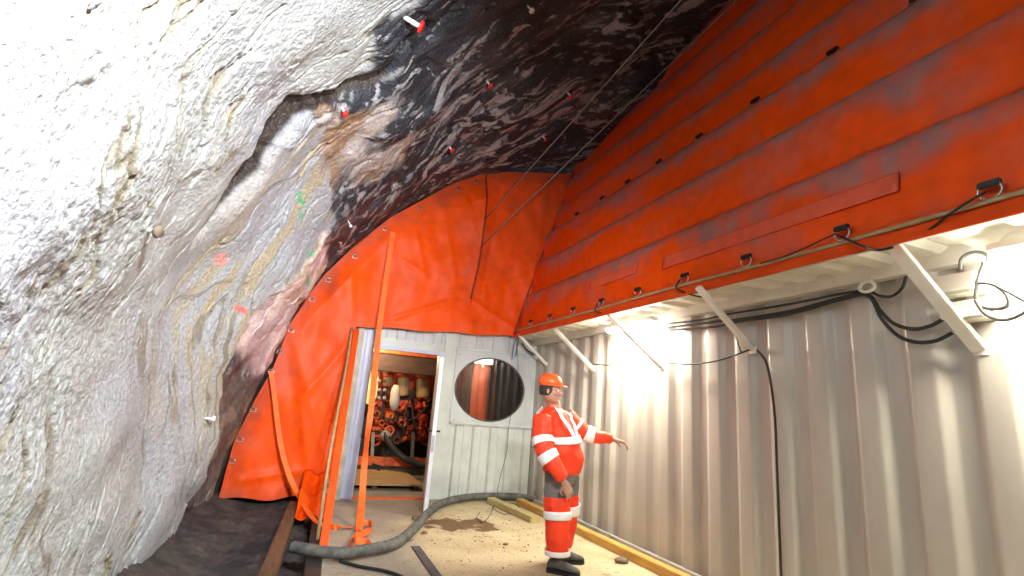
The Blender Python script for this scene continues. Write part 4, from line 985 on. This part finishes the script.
mb = MB(); mb.loft([ring(hc + HU * z - HF * .006, V(HF), HL, .118 - .9 * max(0, z - .1), .014, 20) for z in (.06, .10, .13, .155)]); mb.build('crest', HELM, hl)

def cloth(mb, name, m, vox=.011, parent=man, disp=.012, ds=.09):
    o = mb.build(name, m, parent); r = o.modifiers.new('one_surface', 'REMESH'); r.mode = 'VOXEL'; r.voxel_size = vox; r.use_smooth_shade = True
    s__ = o.modifiers.new('soften', 'SMOOTH'); s__.factor = .5; s__.iterations = 3
    if disp:
        t = bpy.data.textures.new(name + '_folds', 'CLOUDS'); t.noise_scale = ds; d_ = o.modifiers.new('folds', 'DISPLACE'); d_.texture = t; d_.strength = disp * 1.9; d_.texture_coords = 'LOCAL'; d_.mid_level = .5
    return o
mb = MB(); mb.loft(trings(0, .83, 1.43)); mb.loft(limb(armR, arR)); mb.loft(limb(armL, arL)); mb.loft(limb([V((2.325, 4.49, 1.36)), V((2.312, 4.485, 1.43)), V((2.305, 4.48, 1.46))], [.09, .078, .072]))
jk = cloth(mb, 'jacket', HV)
mb = MB(); mb.loft(limb(legR, lrR, t0=.26)); mb.loft(limb(legL, lrL, t0=.26)); tr_ = cloth(mb, 'trousers', HV, disp=.014)
mb = MB(); mb.loft([ring(c, FW, LF, a, b, 36, 2.2) for c, a, b in ((V((2.44, 4.49, .90)), .135, .165), (V((2.44, 4.49, .80)), .140, .175), (V((2.44, 4.49, .74)), .125, .17))])
mb.loft(limb(legR, [x - .004 for x in lrR], t0=0, t1=.34)); mb.loft(limb(legL, [x - .004 for x in lrL], t0=0, t1=.34)); cloth(mb, 'waist_panel', GREY)
# reflective bands follow the clothing
def shell(name, rings_, m=RFL, parent=jk):
    mb = MB(); mb.loft(rings_, cap=False); o = mb.build(name, m, man if parent is None else parent); q = o.modifiers.new('thickness', 'SOLIDIFY'); q.thickness = .004; q.offset = 1; return o
shell('reflective_band', [[p + UPV * (.02 + .09 * (p - V((2.38, 4.5, p.z))).dot(V((1, 0, 0)))) for p in r] for r in trings(.013, 1.085, 1.17)])
shell('reflective_band', limb(armR, arR, inflate=.010, t0=.33, t1=.46)); shell('reflective_band', limb(armR, arR, inflate=.010, t0=.56, t1=.69))
shell('reflective_band', limb(armL, arL, inflate=.009, t0=.26, t1=.36)); shell('reflective_band', limb(armL, arL, inflate=.009, t0=.50, t1=.66))
shell('reflective_band', limb(legR, lrR, inflate=.011, t0=.41, t1=.56), parent=tr_); shell('reflective_band', limb(legR, lrR, inflate=.011, t0=.90, t1=1), parent=tr_)
shell('reflective_band', limb(legL, lrL, inflate=.011, t0=.40, t1=.54), parent=tr_)
# shoulder braces front
def on_torso(b, z, fwd=1, lift=.012):
    # point on the jacket surface at lateral offset b and height z
    cs_ = spline([V(t[0]) for t in torso], 5); rv = spline([V((t[1], t[2], t[3])) for t in torso], 5)
    i = min(range(len(cs_)), key=lambda k: abs(cs_[k].z - z)); c = cs_[i]; r = rv[i]; q_ = max(0, 1 - abs(b / (r.y + lift)) ** 2.3) ** (1 / 2.3)
    a = (r.x + lift) * q_ * (1 + (r.z if fwd > 0 else 0)) * fwd; return V((c.x, c.y, z)) + FW * a + LF * b
for bb, nm in ((-.12, 1), (.15, 1)):
    pts = [on_torso(bb * .8, 1.415, 1, .0) + V((0, 0, .012))] + [on_torso(bb * k_, z) for z, k_ in (((1.385, 1.05), (1.34, 1.0), (1.29, .8), (1.24, .6), (1.19, .45), (1.13, .4)) if bb < 0 else ((1.385, .9), (1.34, 1), (1.29, 1.05), (1.24, 1.1), (1.19, 1.1), (1.13, 1.1)))]
    ribbon([V(p) + FW * .012 for p in pts], .072, LF, RFL, 'reflective_brace', None, parent=jk)
    ribbon([V(p) - FW * .012 for p in [on_torso(bb * .55, 1.415, -1, 0) + V((0, 0, .012))] + [on_torso(bb, z, -1) for z in (1.36, 1.28, 1.2, 1.13)]], .058, LF, RFL, 'reflective_brace', None, parent=jk)
# boots
def boot(an, d, nm='boot'):
    d = V(d).normalized(); s_ = V((-d.y, d.x, 0)); mb = MB()
    secs = [(-.085, .045, .035, .05), (-.07, .055, .042, .07), (-.02, .065, .048, .10), (.03, .058, .048, .085), (.08, .050, .050, .065), (.14, .042, .052, .048), (.185, .034, .042, .036), (.21, .024, .02, .025)]
    rr = []
    for t, hz, w_, top in secs:
        c = V((an.x, an.y, 0)) + d * t; rr.append([c + s_ * w_ * math.cos(a) + UPV * (.022 + max(0, top * (1 + math.sin(a)) * .62)) for a in [2 * PI * k / 20 for k in range(20)]])
    mb.loft(rr); mb.loft(limb([V((an.x, an.y, .05)), V((an.x, an.y, .12)), V((an.x, an.y, .20))], [.052, .058, .06], sub=3)); b = mb.build(nm, BOOT, man)
    mb = MB(); rs = []
    prof = [(-.092, .02), (-.08, .040), (-.03, .046), (.05, .046), (.13, .056), (.18, .048), (.212, .024)]
    up_ = [V((an.x, an.y, 0)) + d * t + s_ * w_ for t, w_ in prof] + [V((an.x, an.y, 0)) + d * t - s_ * w_ for t, w_ in prof[::-1]]
    mb.loft([[p + UPV * .0 for p in up_], [p + UPV * .03 for p in up_]], smooth=False); mb.build('sole', M['black'], b)
boot(V((2.37, 4.365, 0)), (.75, -.65, 0)); boot(V((2.575, 4.63, 0)), (.97, -.2, 0))

# ------------------------------------------------------------------ lights
def light(kind, name, loc, energy, c, target=None, size=.3, spot=None, sizey=None, blend=.5):
    l = bpy.data.lights.new(name, kind); l.energy = energy; l.color = c
    if kind == 'AREA':
        l.size = size
        if sizey: l.shape = 'RECTANGLE'; l.size_y = sizey
    if kind in ('POINT', 'SPOT'): l.shadow_soft_size = size
    if spot: l.spot_size = math.radians(spot); l.spot_blend = blend
    o = bpy.data.objects.new(name, l); col.objects.link(o); o.location = loc
    if target is not None: o.rotation_euler = (V(target) - V(loc)).to_track_quat('-Z', 'Y').to_euler()
    return o
light('SPOT', 'site_floodlight', (.45, .35, 3.35), 1350, (.97, .98, 1), (-1.2, 2.3, 3.2), .08, 112)
light('SPOT', 'unseen_front_spot', (1.0, .85, 2.75), 950, (1, .98, .96), (1.0, 7.5, 2.3), .12, 87, blend=1)  # unseen spot added beside the camera to light curtain, rock and man
light('AREA', 'strip_lamp_glow', (3.36, 4.8, 2.36), 85, (1, .93, .74), (3.36, 4.8, 0), .1, sizey=.8)
light('AREA', 'strip_lamp_glow', (3.36, .9, 2.36), 42, (1, .95, .72), (3.36, .9, 0), .1, sizey=1.0)
light('POINT', 'machine_lamp', (1.25, 9.3, 2.3), 85, (1, .72, .42), size=.1)
light('POINT', 'unseen_window_fill', (2.6, 7.95, 2.35), 26, (1, .85, .7), size=.1)  # unseen lamp added to brighten the reflection stand-ins

w = bpy.data.worlds.new('World'); bpy.context.scene.world = w; w.use_nodes = True
w.node_tree.nodes['Background'].inputs[0].default_value = (.9, .93, 1, 1); w.node_tree.nodes['Background'].inputs[1].default_value = .11

# ------------------------------------------------------------------ camera and view
cam = bpy.data.cameras.new('Camera'); cam.sensor_width = 36; cam.lens = FPX / 1024 * 36; cam.clip_start = .05
co_ = bpy.data.objects.new('Camera', cam); col.objects.link(co_)
mw = Matrix([[CM[i][j] for j in range(3)] for i in range(3)]).to_4x4(); mw.translation = V((0, 0, CAMH)); co_.matrix_world = mw
sc = bpy.context.scene; sc.camera = co_
sc.view_settings.view_transform = 'Standard'; sc.view_settings.look = 'None'; sc.view_settings.gamma = 1; sc.view_settings.exposure = 0.0; sc.view_settings.use_curve_mapping = False
